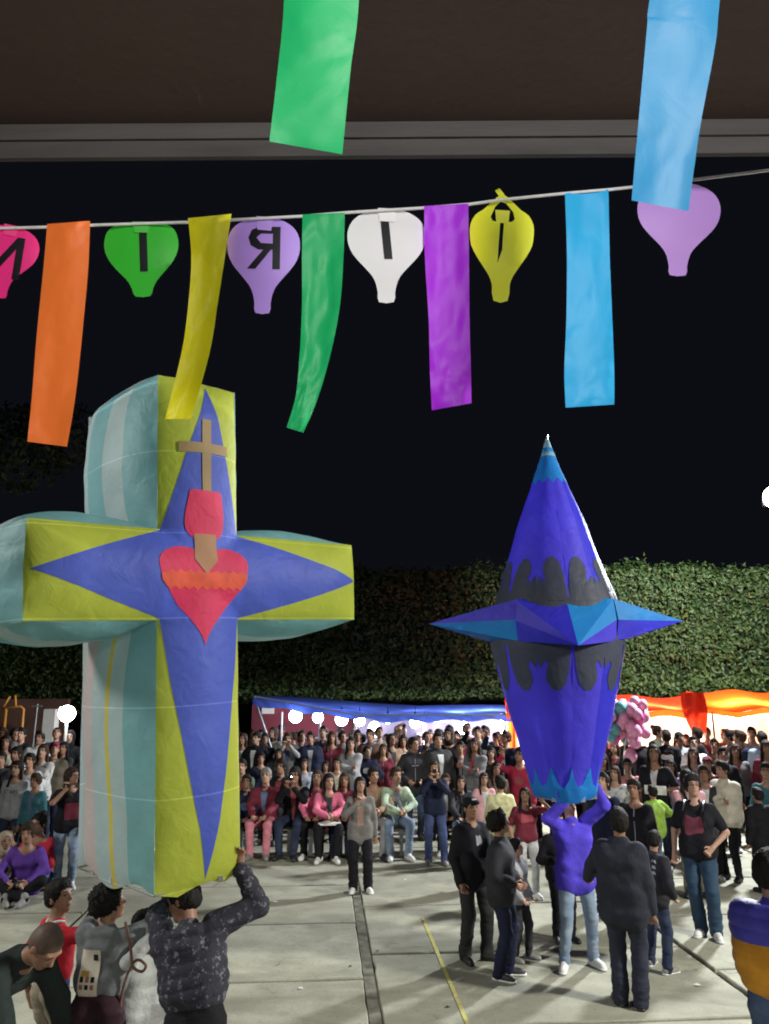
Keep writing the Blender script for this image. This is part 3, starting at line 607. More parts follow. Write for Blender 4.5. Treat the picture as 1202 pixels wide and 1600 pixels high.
# sides: pleated stripes running round the edge
STR4 = [(0, .25, CT), (.25, .5, CP), (.5, .75, CT), (.75, 1, CP)]
STRL = [(0, .25, CT), (.25, .42, CP), (.42, .47, CG), (.47, .66, CP), (.66, 1, CPK)]
for i in range(12):
    a, b = Vector(fr[i]), Vector(fr[(i + 1) % 12])
    if abs(a.y + Bo) < 1e-6 and abs(b.y + Bo) < 1e-6: continue            # the mouth stays open
    d = b - a; n = Vector((-d.y, d.x)).normalized(); conc = {i: (i in (0, 3, 6, 9), False)}[i]
    lowleft = abs(a.x + A_) < 1e-6 and abs(b.x + A_) < 1e-6 and min(a.y, b.y) < -1
    for (t0, t1, m_) in (STRL if lowleft else STR4):
        def f(s_, w_, a=a, d=d, n=n, t0=t0, t1=t1, lowleft=lowleft):
            t_ = t0 + (t1 - t0) * w_; p = a + d * s_
            ins = .05 * max(0, (t_ - .8) / .2) ** 2
            e = max(0, math.sin(PI * s_)) ** .55
            k = (.125 if d.length < 1.2 else .10) * (1 - abs(2 * t_ - 1) ** 3.4) * (.12 + .88 * e) if d.length > .7 else .11 * (1 - abs(2 * t_ - 1) ** 2.6) * (.30 + .70 * e)
            if lowleft: k *= .8 - .2 * math.sin(s_ * 6)
            fo = float(fold([(s_ * 2.2, t_ * 3, i)], 3, 2)[0]) * .012
            p = p + n * (k + fo * e - ins)
            zb_ = 0
            if p.y < -Bo + .02: zb_ = .04 * math.sin(t_ * 9)
            return (p.x, Dp * t_, p.y + Bo + zb_)
        grid('side_panel', f, 26, 8, m_, cb)
patch('back_panel', fr, lambda u, v: (u, Dp + bulge(u, v), v + Bo), .08, CP, cb)
WIRE = mat('wire', (.35, .35, .36), .35, .5, .1, metal=.8)
MB().tube([(-A_, 0, .01), (A_, 0, .02), (A_, Dp, .0), (-A_, Dp, .0), (-A_, 0, .01)], .007).build('mouth_ring', WIRE, cb)
FOIL = mat('silver_tape', (.75, .75, .75), .2, .6, .1, metal=.8)
for k, (x, y) in enumerate(((-A_, .55), (A_ * .9, .0), (-A_, .85), (A_ * .5, 0))): MB().box((x, y - .01, .015), (.05, .03, .035), .3 * k).build('tape_piece', FOIL, cb)

# ------------------------------------------------------------------ the pointed blue balloon
BX, BY = X(874, 7.9), 7.9
zz_ = lambda py: zat(py, BY)
sB = 1200 / (BY * math.cos(PITCH) + .6 * math.sin(PITCH))
bb0 = empty('pointed_balloon', (BX, BY, zz_(1246)), 0, 'tall pointed purple blue paper balloon with a ring of spikes and dark flame shapes', 'paper balloon')
z0 = zz_(1246)
PR = [(1246, 43), (1242, 46), (1225, 50), (1212, 52), (1170, 62), (1127, 74), (1067, 89), (1010, 101), (985, 102), (940, 93), (875, 71), (819, 53), (758, 28.5), (720, 13), (700, 7), (684, .5)]
PR = [(zz_(y) - z0, r / sB * 1.0) for y, r in PR]
def rad(z):
    z = min(max(z, 0), PR[-1][0])
    for i in range(len(PR) - 1):
        if PR[i][0] <= z <= PR[i + 1][0]:
            k = (z - PR[i][0]) / (PR[i + 1][0] - PR[i][0]); return PR[i][1] * (1 - k) + PR[i + 1][1] * k
    return PR[-1][1]
def bsurf(off=0):
    def f(th, z):                    # th = 0 faces the viewer
        g = (th / (PI / 6)) % 1; rr_ = (sum(rad(z + d_) for d_ in (-.04, 0, .04)) / 3) if .06 < z < PR[-1][0] - .1 else rad(z)
        rr_ *= (1 + .010 * math.sin(PI * g) ** .8 - .004)
        rr_ += float(fold([(th * 1.5, z * 2.2, 0)], 3.2, 4)[0]) * .008 * min(1, rr_ / .3) * (1.6 if z < .8 else 1)
        zb_ = -.02 * math.cos(th * 3) if z < .02 else 0
        return ((rr_ + off) * math.sin(th), -(rr_ + off) * math.cos(th), z + zb_)
    return f
PURP = paper('violet_blue_tissue', (.085, .065, .66), seam=False); CYAN = paper('cyan_tissue', (.02, .24, .62), seam=False); DARKT = paper('charcoal_tissue', (.07, .078, .11), seam=False); DEEP = paper('deep_blue_tissue', (.045, .04, .60), seam=False); PAL = paper('pale_tip_tissue', (.35, .55, .62), seam=False)
ztop = PR[-1][0]; zc1 = zz_(762) - z0; zc0 = zz_(1228) - z0
s0 = bsurf()
for k in range(12):
    a0 = k * PI / 6 - PI / 12 * 0
    grid('gore', lambda u, v, a0=a0: s0(a0 + u * PI / 6, ztop * v), 8, 90, PURP if k not in (1, 2) else DEEP, bb0)
s1, s2 = bsurf(.004), bsurf(.008)
def wrap(name, pts, off, m, step=.05): return patch(name, pts, bsurf(off), step, m, bb0)
# bottom flames and tip
for k in range(6):
    a = k * PI / 3 - PI / 6; A2 = PI / 3; zl = zz_(1215) - z0
    wrap('flame_panel', [(a, .002), (a + A2, .002), (a + A2, zl + .13), (a + A2 * .9, zl + .05), (a + A2 * .82, zl - .03), (a + A2 * .66, zl - .05), (a + A2 * .55, zl + .03), (a + A2 * .5, zl + .13), (a + A2 * .44, zl + .02), (a + A2 * .3, zl - .06), (a + A2 * .16, zl - .03), (a + A2 * .08, zl + .05), (a, zl + .13)], .004, CYAN, .06)
    zl = zz_(758) - z0
    wrap('tip_panel', [(a, zl - .02), (a + A2 * .25, zl + .04), (a + A2 * .5, zl - .03), (a + A2 * .75, zl + .04), (a + A2, zl - .02), (a + A2, ztop - .12), (a, ztop - .12)], .004, CYAN, .12)
wrap('tip_cap', [(-PI, ztop - .22), (PI, ztop - .22), (PI, ztop - .005), (-PI, ztop - .005)], .006, PAL, .3)
MB().tube([(0, 0, ztop - .03), (.01, 0, ztop + .03)], .012).build('tip_knot', FOIL, bb0)
# charcoal flame band: lobes with licks between, under and over the spiked ring
zr0, zr1 = zz_(1006) - z0, zz_(944) - z0
zu, zd = zz_(880) - z0, zz_(1080) - z0
for k in range(12):
    c = k * PI / 6 + PI / 12; y_side = -1 if k % 2 == 0 else 1        # the side on which the Y shaped lick stands
    lobe = [(-.235, 0), (-.235, .25), (-.215, .55), (-.16, .85), (-.05, .99), (.06, .97), (.15, .80), (.14, .62), (.10, .50), (.14, .42), (.20, .52), (.235, .56), (.262, .35), (.262, 0)]
    for up in (0, 1):
        zb_, ze = (zr0 + .02, zd) if not up else (zr1 - .03, zu)
        pts = [(c + (-y_side) * a * 1.0, zb_ + (ze - zb_) * b) for a, b in lobe]
        wrap('charcoal_flame', pts, .005, DARKT, .045)
wrap('charcoal_band', [(-PI, zr0 - .03), (PI, zr0 - .03), (PI, zr1 + .10), (-PI, zr1 + .10)], .0035, DARKT, .12)
# spiked ring, four long spikes with folded facets
zc = (zr0 + zr1) / 2; hr = (zr1 - zr0) / 2
def facet(name, pts, m):
    # a folded paper triangle, softly crumpled
    a, b, c = [Vector(p) for p in pts]; n = (b - a).cross(c - a).normalized(); V = []; Q = []; N_ = 10; idx = {}
    for i in range(N_ + 1):
        for j in range(N_ + 1 - i):
            u, v = i / N_, j / N_; p = a + (b - a) * u + (c - a) * v
            e = min(u, v, 1 - u - v) * 3; p = p + n * float(fold([p], 6, 5)[0]) * .012 * e
            idx[(i, j)] = len(V); V.append(p)
    for i in range(N_):
        for j in range(N_ - i):
            Q.append((idx[(i, j)], idx[(i + 1, j)], idx[(i, j + 1)]))
            if i + j < N_ - 1: Q.append((idx[(i + 1, j)], idx[(i + 1, j + 1)], idx[(i, j + 1)]))
    return link(name, arrmesh(name, V, Q), m, bb0)
rc = .665; cw = math.radians(45.4)
for (deg, ln, dz, ms) in ((90, 199 / sB, .03, (CYAN, PURP, CYAN, DEEP)), (-90, 199 / sB, .0, (CYAN, PURP, CYAN, PURP)), (-2, 1.0, -.27, (DEEP, CYAN, CYAN, DEEP)), (180, 1.2, 0, (CYAN, PURP, DEEP, CYAN))):
    a = math.radians(deg); dr = lambda b, r, z: Vector((r * math.sin(b), -r * math.cos(b), zc + z)); tip = dr(a, ln, dz); P4 = [dr(a - cw, rc, hr), dr(a + cw, rc, hr), dr(a + cw, rc, -hr), dr(a - cw, rc, -hr)]
    for i in range(4):
        p, q_ = P4[i], P4[(i + 1) % 4]; m_ = (p + q_) / 2; m_ = m_ + (Vector((0, 0, zc)) - m_) * -.03 + (dr(a, .16, 0) - Vector((0, 0, zc))) * (.5 if i in (0, 2) else .08)
        facet('spike_facet', (p, m_, tip), ms[i]); facet('spike_facet', (m_, q_, tip), ms[(i + 1) % 4] if ms[(i + 1) % 4] != ms[i] else PURP)
MB().tube([(.36 * math.cos(k * PI / 12) * .78, .36 * math.sin(k * PI / 12) * .78, .01) for k in range(25)], .006).build('mouth_ring', WIRE, bb0)
for k in range(3): MB().box((.28 * math.sin(k - .6), -.28 * math.cos(k - .6) - .02, .02), (.04, .02, .05)).build('tape_piece', FOIL, bb0)
#@@PART4
# ------------------------------------------------------------------ people: one smooth surface each, grown from a skeleton
def sdf_mesh(name, prims, vox, disp=None, flat=None):
    """prims: ('c', a, b, ra, rb, k) tapered limb; ('e', centre, radii, k[, rot]) ellipsoid; ('-e', ...) cut away"""
    lo = np.full(3, 1e9); hi = -lo
    for p in prims:
        if p[0] == 'c':
            r = max(p[3], p[4]); a, b = np.array(p[1]), np.array(p[2]); lo = np.minimum(lo, np.minimum(a, b) - r); hi = np.maximum(hi, np.maximum(a, b) + r)
        elif p[0] == 'e': r = max(p[2]); lo = np.minimum(lo, np.array(p[1]) - r); hi = np.maximum(hi, np.array(p[1]) + r)
    lo -= vox * 2.5 + .015; hi += vox * 2.5 + .015; n = np.ceil((hi - lo) / vox).astype(int) + 1
    D = np.full(n, .25, dtype=np.float32); ax = [lo[i] + np.arange(n[i]) * vox for i in range(3)]
    for p in prims:
        k = p[5] if p[0] == 'c' else p[3]; m = k + 2 * vox + .02
        if p[0] == 'c': r = max(p[3], p[4]); a, b = np.array(p[1], float), np.array(p[2], float); l = np.minimum(a, b) - r - m; h = np.maximum(a, b) + r + m
        else: c = np.array(p[1], float); R = np.array(p[2], float); l = c - R.max() - m; h = c + R.max() + m
        i0 = np.maximum(((l - lo) / vox).astype(int), 0); i1 = np.minimum(np.ceil((h - lo) / vox).astype(int) + 1, n)
        if (i1 <= i0).any(): continue
        sl = tuple(slice(i0[i], i1[i]) for i in range(3)); gx, gy, gz = np.meshgrid(*[ax[i][sl[i]].astype(np.float32) for i in range(3)], indexing='ij', sparse=True)
        if p[0] == 'c':
            ba = b - a; L2 = max(float(ba @ ba), 1e-9); t = np.clip(((gx - a[0]) * ba[0] + (gy - a[1]) * ba[1] + (gz - a[2]) * ba[2]) / L2, 0, 1)
            d = np.sqrt((gx - a[0] - ba[0] * t) ** 2 + (gy - a[1] - ba[1] * t) ** 2 + (gz - a[2] - ba[2] * t) ** 2) - (p[3] + (p[4] - p[3]) * t)
        else:
            q = [gx - c[0], gy - c[1], gz - c[2]]
            if len(p) > 4: M = np.array(p[4]); q = [q[0] * M[0][i] + q[1] * M[1][i] + q[2] * M[2][i] for i in range(3)]
            k0 = np.sqrt((q[0] / R[0]) ** 2 + (q[1] / R[1]) ** 2 + (q[2] / R[2]) ** 2); k1 = np.sqrt((q[0] / R[0] ** 2) ** 2 + (q[1] / R[1] ** 2) ** 2 + (q[2] / R[2] ** 2) ** 2)
            d = k0 * (k0 - 1) / np.maximum(k1, 1e-6)
        v = D[sl]; k = max(k, 1e-4)
        if p[0][0] == '-':
            hh = np.maximum(k - np.abs(v + d), 0) / k; D[sl] = np.maximum(v, -d) + hh * hh * k * .25
        else:
            hh = np.maximum(k - np.abs(v - d), 0) / k; D[sl] = np.minimum(v, d) - hh * hh * k * .25
    if flat is not None: D = np.maximum(D, (flat - ax[2])[None, None, :].astype(np.float32))
    # naive surface nets
    ins = D < 0; cnt = sum(ins[i:n[0] - 1 + i, j:n[1] - 1 + j, k:n[2] - 1 + k].astype(np.int8) for i in (0, 1) for j in (0, 1) for k in (0, 1))
    act = np.argwhere((cnt > 0) & (cnt < 8)); idx = np.full(n - 1, -1, dtype=np.int32); idx[tuple(act.T)] = np.arange(len(act))
    P = np.zeros((len(act), 3)); W = np.zeros(len(act)); cr = [(i, j, k) for i in (0, 1) for j in (0, 1) for k in (0, 1)]
    val = {c: D[act[:, 0] + c[0], act[:, 1] + c[1], act[:, 2] + c[2]] for c in cr}
    for a_ in cr:
        for x in range(3):
            if a_[x] == 0:
                b_ = tuple(a_[i] + (i == x) for i in range(3)); va, vb = val[a_], val[b_]; m = (va < 0) != (vb < 0); t = np.where(m, va / np.where(m, va - vb, 1), 0)
                q = np.array(a_, float)[None] + np.eye(3)[x][None] * t[:, None]; P += q * m[:, None]; W += m
    P = (P / W[:, None] + act) * vox + lo; Q = []
    for x in range(3):
        y, z = (x + 1) % 3, (x + 2) % 3; s0_ = [slice(0, n[i]) for i in range(3)]; s1_ = list(s0_); s0_[x] = slice(0, n[x] - 1); s1_[x] = slice(1, n[x])
        e = np.argwhere(ins[tuple(s0_)] != ins[tuple(s1_)]); e = e[(e[:, y] > 0) & (e[:, z] > 0) & (e[:, y] < n[y] - 1) & (e[:, z] < n[z] - 1)]
        oy = np.eye(3, dtype=int)[y]; oz = np.eye(3, dtype=int)[z]; g = lambda o: idx[tuple((e - o).T)]
        q = np.stack([g(oy + oz), g(oz), g(0 * oy), g(oy)], 1); ok = (q >= 0).all(1); fl = ins[tuple(e.T)]; q[~fl] = q[~fl][:, ::-1]; Q.append(q[ok])
    Q = np.concatenate(Q)
    if disp:
        fn_ = np.cross(P[Q[:, 2]] - P[Q[:, 0]], P[Q[:, 3]] - P[Q[:, 1]]); N_ = np.zeros_like(P)
        for i in range(4): np.add.at(N_, Q[:, i], fn_)
        N_ /= np.linalg.norm(N_, axis=1)[:, None] + 1e-9; P = P + N_ * disp(P)[:, None]
    return arrmesh(name, P, Q)
V3 = lambda *a: Vector(a)
def ik(a, c, l1, l2, hint):
    d = c - a; L = d.length
    if L > l1 + l2 - .004: c = a + d * ((l1 + l2 - .004) / L); d = c - a; L = d.length
    if L < .06: L = .06
    x = (l1 * l1 - l2 * l2 + L * L) / (2 * L); h = math.sqrt(max(l1 * l1 - x * x, 0)); dn = d.normalized(); hh = (hint - dn * hint.dot(dn)).normalized()
    return a + dn * x + hh * h, c
def skeleton(ps):
    """joints at 1.70 m; the figure faces -Y"""
    g = ps.get; J = {}
    pel = V3(*g('pelvis', (0, 0, .93))); R = Matrix.Rotation(math.radians(g('turn', 0)), 3, 'Z') @ Matrix.Rotation(math.radians(g('lean', 0)), 3, 'X') @ Matrix.Rotation(math.radians(g('side', 0)), 3, 'Y')
    J['pel'] = pel; J['R'] = R; P_ = lambda x, y, z: pel + R @ V3(x, y, z)
    J['w'] = P_(0, 0, .13); J['ch'] = P_(0, -.01, .30); J['sh'] = P_(0, .005, .43); J['nk'] = P_(0, .0, .49)
    HR = R @ Matrix.Rotation(math.radians(g('hyaw', 0)), 3, 'Z') @ Matrix.Rotation(math.radians(g('hpitch', 0)), 3, 'X') @ Matrix.Rotation(math.radians(g('hroll', 0)), 3, 'Y')
    J['HR'] = HR; J['hd'] = J['nk'] + (R @ V3(0, -.01, .05)) + HR @ V3(0, -.018, .115); J['P'] = P_
    for s, k in ((-1, 'a'), (1, 'b')):
        sh = P_(s * .165, .01, .415 + g('shrug' + k, 0)); t = V3(*g('hand' + k, (s * .25, -.04, .80))); hint = V3(*g('elb' + k, (s * .5, .8, -.2)))
        el, wr = ik(sh, t, .285, .255, hint); J['sh' + k], J['el' + k], J['wr' + k] = sh, el, wr
        J['hdir' + k] = V3(*g('hdir' + k)).normalized() if g('hdir' + k) else (wr - el).normalized()
        hp = pel + Matrix.Rotation(math.radians(g('turn', 0) * .4), 3, 'Z') @ V3(s * .092, 0, -.02); ft = V3(*g('foot' + k, (s * .11, 0, .085))); kn, an = ik(hp, ft, .43, .41, V3(*g('knee' + k, (s * .12, -1, 0))))
        J['hp' + k], J['kn' + k], J['an' + k] = hp, kn, an; J['fd' + k] = V3(*g('toe' + k, (s * .25, -1, 0))).normalized()
    return J
def head_prims(J, big=1):
    H_, M = J['hd'], J['HR']; rot = [list(r) for r in M]
    w_ = lambda x, y, z: tuple(H_ + M @ V3(x, y, z))
    return [('e', w_(0, .012, .03), (.074, .094, .088), .02, rot), ('e', w_(0, -.028, -.03), (.058, .066, .084), .03, rot), ('e', w_(0, -.058, -.094), (.028, .026, .022), .03, rot),
            ('c', w_(-.042, -.074, .030), w_(.042, -.074, .030), .015, .015, .02), ('-e', w_(-.031, -.103, .008), (.019, .017, .012), .012, rot), ('-e', w_(.031, -.103, .008), (.019, .017, .012), .012, rot),
            ('e', w_(-.031, -.081, .007), (.012, .010, .009), .003, rot), ('e', w_(.031, -.081, .007), (.012, .010, .009), .003, rot),
            ('c', w_(0, -.088, .018), w_(0, -.107, -.026), .009, .0145, .012), ('e', w_(0, -.085, -.058), (.025, .014, .006), .006, rot), ('e', w_(0, -.083, -.069), (.020, .014, .007), .005, rot),
            ('e', w_(-.075, .012, -.012), (.010, .021, .032), .008, rot), ('e', w_(.075, .012, -.012), (.010, .021, .032), .008, rot),
            ('c', tuple(J['nk'] - J['R'] @ V3(0, 0, .05)), w_(0, .02, -.055), .056, .052, .03)]
def hand_prims(J, k, curl=.5, fine=True, grip=None):
    wr, d = J['wr' + k], J['hdir' + k]; s = -1 if k == 'a' else 1
    up = V3(*grip) if grip else (V3(0, -1, 0) if abs(d.y) < .8 else V3(0, 0, 1)); side = d.cross(up).normalized() * (1 if s > 0 else -1); nrm = side.cross(d).normalized()
    if nrm.dot(up) < 0: nrm = -nrm                      # the way the palm faces
    pm = wr + d * .05; out = [('c', tuple(wr), tuple(pm), .026, .024, .02)]
    for j in (-1, 0, 1): out.append(('c', tuple(wr + d * .02 + side * j * .014), tuple(wr + d * .085 + side * j * .022), .015, .014, .012))
    L_ = (.058, .070, .066, .050); r_ = .0098 if fine else .013
    for i in range(4):
        b = wr + d * .088 + side * (i - 1.5) * .0215 * -1; a1, a2 = curl * .9 + .06 * i, curl * 2.0 + .1 * i
        m_ = b + (d * math.cos(a1) + nrm * math.sin(a1)) * L_[i] * .52; e = m_ + (d * math.cos(a2) + nrm * math.sin(a2)) * L_[i] * .52
        out += [('c', tuple(b), tuple(m_), r_, r_ * .95, .004), ('c', tuple(m_), tuple(e), r_ * .95, r_ * .8, .002)]
    tb = wr + d * .025 + side * .024; tm = tb + (side * .8 + d * .7 + nrm * .35).normalized() * .042; te = tm + (d * .9 + side * .1 + nrm * .5).normalized() * .034
    return out + [('c', tuple(tb), tuple(tm), .014, .011, .01), ('c', tuple(tm), tuple(te), .011, .009, .002)]
def body_mesh(J, vox, ps):
    g = ps.get; pr = head_prims(J); bare = g('bare', '')
    pr += [('c', tuple(J['P'](-.13, .005, .425)), tuple(J['P'](.13, .005, .425)), .045, .045, .04), ('c', tuple(J['sh']), tuple(J['pel']), .08, .085, .04)]
    for k in 'ab':
        pr += [('c', tuple(J['sh' + k]), tuple(J['el' + k]), .043, .036, .02), ('c', tuple(J['el' + k]), tuple(J['wr' + k]), .038, .025, .015)] + hand_prims(J, k, g('curl', .5), vox < .0105, g('grip' + k))
        pr += [('c', tuple(J['hp' + k]), tuple(J['kn' + k]), .05, .04, .02), ('c', tuple(J['kn' + k]), tuple(J['an' + k]), .042, .033, .02)]
    me = sdf_mesh('body', pr, vox)
    n = len(me.vertices); co = np.empty(n * 3, dtype=np.float32); me.vertices.foreach_get('co', co); q = (co.reshape(-1, 3) - np.array(J['hd'])) @ np.array(J['HR'])
    x, y, z = np.abs(q[:, 0]), q[:, 1], q[:, 2]; f = y < -.045; e = max(1, vox / .009)
    paint = np.where(f & (((x - .031) / (.012 * e)) ** 2 + ((z - .006) / (.0062 * e)) ** 2 < 1), .95, 0); paint = np.maximum(paint, np.where(f & (x > .012) & (x < .05) & (np.abs(z - .031 + (x - .03) ** 2 * 6) < .0055 * e), .85, 0))
    paint = np.maximum(paint, np.where(f & (x < .024) & (np.abs(z + .063) < .006 * e), .42, 0)); paint = np.where((np.linalg.norm(q, axis=1) < .2), paint, 0)
    at_ = me.attributes.new('paint', 'FLOAT', 'POINT'); at_.data.foreach_set('value', paint.astype(np.float32)); return me
def top_mesh(J, vox, ps, seed=0):
    g = ps.get; pf = g('puff', 0); sl = g('sleeve', 'long'); P_ = J['P']; t = lambda *a: tuple(P_(*a)); hem = g('hem', -.06); wx = g('girth', 0)
    pr = [('c', t(-.135, .008, .405), t(.135, .008, .405), .062 + pf, .062 + pf, .05), ('c', t(-.085 - wx * .4, -.008, .30), t(.085 + wx * .4, -.008, .30), .112 + pf + wx, .112 + pf + wx, .07),
          ('c', t(-.065, 0, .14), t(.065, 0, .14), .108 + pf + wx * 1.3, .108 + pf + wx * 1.3, .07), *([('c', t(-.075, 0, .02), t(.075, 0, .02), .112 + pf + wx, .112 + pf + wx, .06)] if hem < .02 else []), ('c', t(-.08, 0, hem), t(.08, 0, hem), .112 + pf + wx, .112 + pf + wx, .04),
          ('c', t(0, .01, .43), t(0, .002, .475), .078 + pf * .5, .064 + pf * .5, .04)]
    if g('hood'): pr += [('c', t(-.075, .065, .45), t(.075, .065, .45), .05, .05, .03), ('c', t(-.06, .095, .38), t(.06, .095, .38), .045, .045, .03)]
    if g('collar'): pr += [('c', t(-.045, .02, .49), t(.045, .02, .49), .052, .052, .02)]
    for k in 'ab':
        sh, el, wr = J['sh' + k], J['el' + k], J['wr' + k]; r1, r2, r3 = .062 + pf, .053 + pf * .9, .043 + pf * .6
        if sl == 'long': e_ = el.lerp(wr, .93); pr += [('c', tuple(sh), tuple(el), r1, r2, .035), ('c', tuple(el), tuple(e_), r2, r3, .02)]
        elif sl == 'short': pr += [('c', tuple(sh), tuple(sh.lerp(el, .72)), r1, .060, .035)]
    for k in ('a', 'b'):
        if hem < -.005 and not g('nohang'): pr.append(('c', tuple(J['hp' + k] + V3(0, 0, .05)), tuple(J['hp' + k].lerp(J['kn' + k], min(.4, -hem))), .10 + pf, .098 + pf, .05))
    rc = pf > .012
    def disp(P):
        a = fold(P * np.array([1, 1, 1.7]), 13, seed) * .0075 + fold(P, 34, seed + 2) * .0025
        if g('quilt'): a = a * .6 + .010 * np.abs(np.sin((P @ np.array(J['R'])[:, 2]) * 46)) ** .5 - .006
        return a
    return sdf_mesh('top', pr, vox, disp)
def leg_mesh(J, vox, ps, seed=0):
    g = ps.get; fl = g('flare', 0); sk = g('skirt'); t = lambda *a: tuple(J['P'](*a)); pr = [('c', t(-.065, 0, .03), t(.065, 0, .03), .100, .100, .03)] + ([('c', t(-.06, 0, .14), t(.06, 0, .14), .097, .097, .06)] if g('hem', 0) > .02 else [])
    for k in 'ab':
        hp, kn, an = J['hp' + k], J['kn' + k], J['an' + k]; e_ = an + V3(0, 0, -.02) if g('long', 1) else kn.lerp(an, .1)
        pr += [('c', tuple(hp + V3(0, .008, .0)), tuple(kn), .098, .068 + fl * .5, .035), ('c', tuple(kn), tuple(e_), .068 + fl * .5, .054 + fl, .02)]
        if sk: pr += [('c', tuple(hp), tuple(hp.lerp(kn, .75)), .11, .13, .08)]
    def disp(P):
        low = np.clip((.35 - P[:, 2]) / .3, 0, 1) if not g('seated') else 0
        return fold(P * np.array([1, 1, 1.9]), 12, seed + 5) * .007 + fold(P * np.array([.6, .6, 2.4]), 24, seed + 6) * (.003 + .007 * low)
    return sdf_mesh('trousers', pr, vox, disp)
def shoe_mesh(J, k, vox):
    an, d = J['an' + k], J['fd' + k]; z = an.z - .085; h = V3(an.x, an.y, z) - d * .045; s = V3(-d.y, d.x, 0); t = lambda a, b: tuple(h + d * a + V3(0, 0, b))
    me = sdf_mesh('shoe', [('c', t(.01, .04), t(.20, .028), .040, .036, .02), ('c', t(.10, .045), t(.17, .034), .040, .036, .02), ('c', t(.03, .05), tuple(an + V3(0, 0, .02)), .044, .048, .03)], vox, None, z + .001)
    so = sdf_mesh('sole', [('c', t(.008, .012), t(.205, .010), .042, .042, .0)], vox, None, z + .0005)
    co = np.empty(len(so.vertices) * 3, dtype=np.float32); so.vertices.foreach_get('co', co); c3 = co.reshape(-1, 3); c3[:, 2] = np.minimum(c3[:, 2], z + .024); so.vertices.foreach_set('co', c3.ravel()); so.update()
    return me, so
def hair_mesh(style, vox):
    sd = {'short': 1, 'crop': 2, 'curly': 3, 'long': 4, 'bun': 5, 'bowl': 6, 'pony': 7}.get(style, 8)
    if style in ('short', 'crop', 'curly', 'long', 'bun', 'bowl', 'pony'):
        g_ = {'short': .010, 'crop': .003, 'curly': .026, 'bowl': .016}.get(style, .010)
        pr = [('e', (0, .016, .036), (.079 + g_, .098 + g_, .089 + g_), .01), ('e', (0, .045, -.015), (.072 + g_ * .6, .066 + g_, .065), .03)]
        if style in ('curly', 'bowl', 'short'): pr += [('e', (0, -.055, .095), (.06, .035, .03 + g_), .03)]
        if style in ('long', 'pony') : pr += [('c', (0, .06, .0), (0, .085, -.14), .075, .06, .03)]
        if style == 'long': pr += [('c', (0, .075, -.14), (0, .085, -.30), .062, .045, .03), ('c', (-.080, .02, .02), (-.090, .03, -.16), .020, .024, .02), ('c', (.080, .02, .02), (.090, .03, -.16), .020, .024, .02), ('c', (-.09, .03, -.16), (-.085, -.05, -.28), .024, .020, .02)]
        if style == 'pony': pr += [('c', (0, .12, .02), (0, .14, -.24), .035, .02, .02)]
        if style == 'bun': pr += [('e', (0, .09, .115), (.045, .045, .04), .02)]
        pr += [('-e', (0, -.122, -.030), (.074, .092, .094 if style != 'bowl' else .085), .012), ('-e', (0, -.06, -.13), (.10, .075, .07), .012)]
        amp = {'curly': .012, 'crop': .001, 'bowl': .006}.get(style, .005)
        return sdf_mesh('hair', pr, vox, lambda P: fold(P * np.array([1.6, 1.6, .5]), 75, sd) * amp * 1.25 + fold(P, 150, sd) * amp * .7)
    if style == 'cap':
        return sdf_mesh('cap', [('e', (0, .012, .045), (.088, .106, .088), .01), ('c', (-.028, -.115, .062), (.028, -.115, .062), .026, .026, .02), ('c', (-.02, -.15, .052), (.02, -.15, .052), .014, .014, .03), ('-e', (0, -.02, -.05), (.13, .16, .088), .004)], vox)
    if style == 'beanie':
        return sdf_mesh('beanie', [('e', (0, .014, .052), (.090, .108, .098), .01), ('-e', (0, -.02, -.06), (.13, .17, .088), .01)], vox, lambda P: fold(P, 60, 3) * .003)
    if style == 'hoodup':
        return sdf_mesh('hood', [('e', (0, .022, .025), (.104, .120, .125), .02), ('c', (0, .03, -.07), (0, .03, -.13), .09, .10, .03), ('-e', (0, -.115, -.02), (.072, .105, .098), .012)], vox, lambda P: fold(P, 30, 3) * .004)
_hm = {}
def add_hair(o, J, style, vox, m):
    k = (style, vox)
    if k not in _hm: _hm[k] = hair_mesh(style, vox); _hm[k].materials.append(HAIR)
    nm = {'cap': 'cap', 'beanie': 'beanie', 'hoodup': 'hood'}.get(style, 'hair'); h = link(nm, _hm[k], None, o)
    h.matrix_local = Matrix.Translation(J['hd']) @ J['HR'].to_4x4(); setmat(h, m); return h
def setmat(o, m): o.material_slots[0].link = 'OBJECT'; o.material_slots[0].material = m
_cache = {}
def person(loc, yaw, height, ps, key, vox, skinm, top, bot, hair, hairm, shoes, label, group=None, sole=None, cat='person'):
    """ps pose; meshes are shared between people of one pose"""
    if key not in _cache:
        J = skeleton(ps); sd = len(_cache)
        _cache[key] = (J, body_mesh(J, vox, ps), top_mesh(J, vox * 1.05, ps, sd), leg_mesh(J, vox * 1.1, ps, sd), shoe_mesh(J, 'a', vox), shoe_mesh(J, 'b', vox))
        for m in (_cache[key][1], _cache[key][2], _cache[key][3], *_cache[key][4], *_cache[key][5]): m.materials.append(None)
    J, bm1, tm, lm, sa, sb = _cache[key]; e = empty('person', loc, yaw, label, cat, group); ekey[e.name] = key; s = height / 1.70; e.scale = (s, s, s)
    setmat(link('body', bm1, None, e), skinm); setmat(link('top', tm, None, e), top); setmat(link('trousers', lm, None, e), bot)
    for sh, so in (sa, sb):
        o = link('shoe', sh, None, e); setmat(o, shoes)
        if sole: setmat(link('sole', so, None, o), sole)
    if hair:
        add_hair(e, J, hair, vox, hairm)
        if hair in ('cap', 'beanie') : add_hair(e, J, 'crop', vox, HAIR)
    return e, J, s
from mathutils.bvhtree import BVHTree
_bvh = {}; ekey = {}
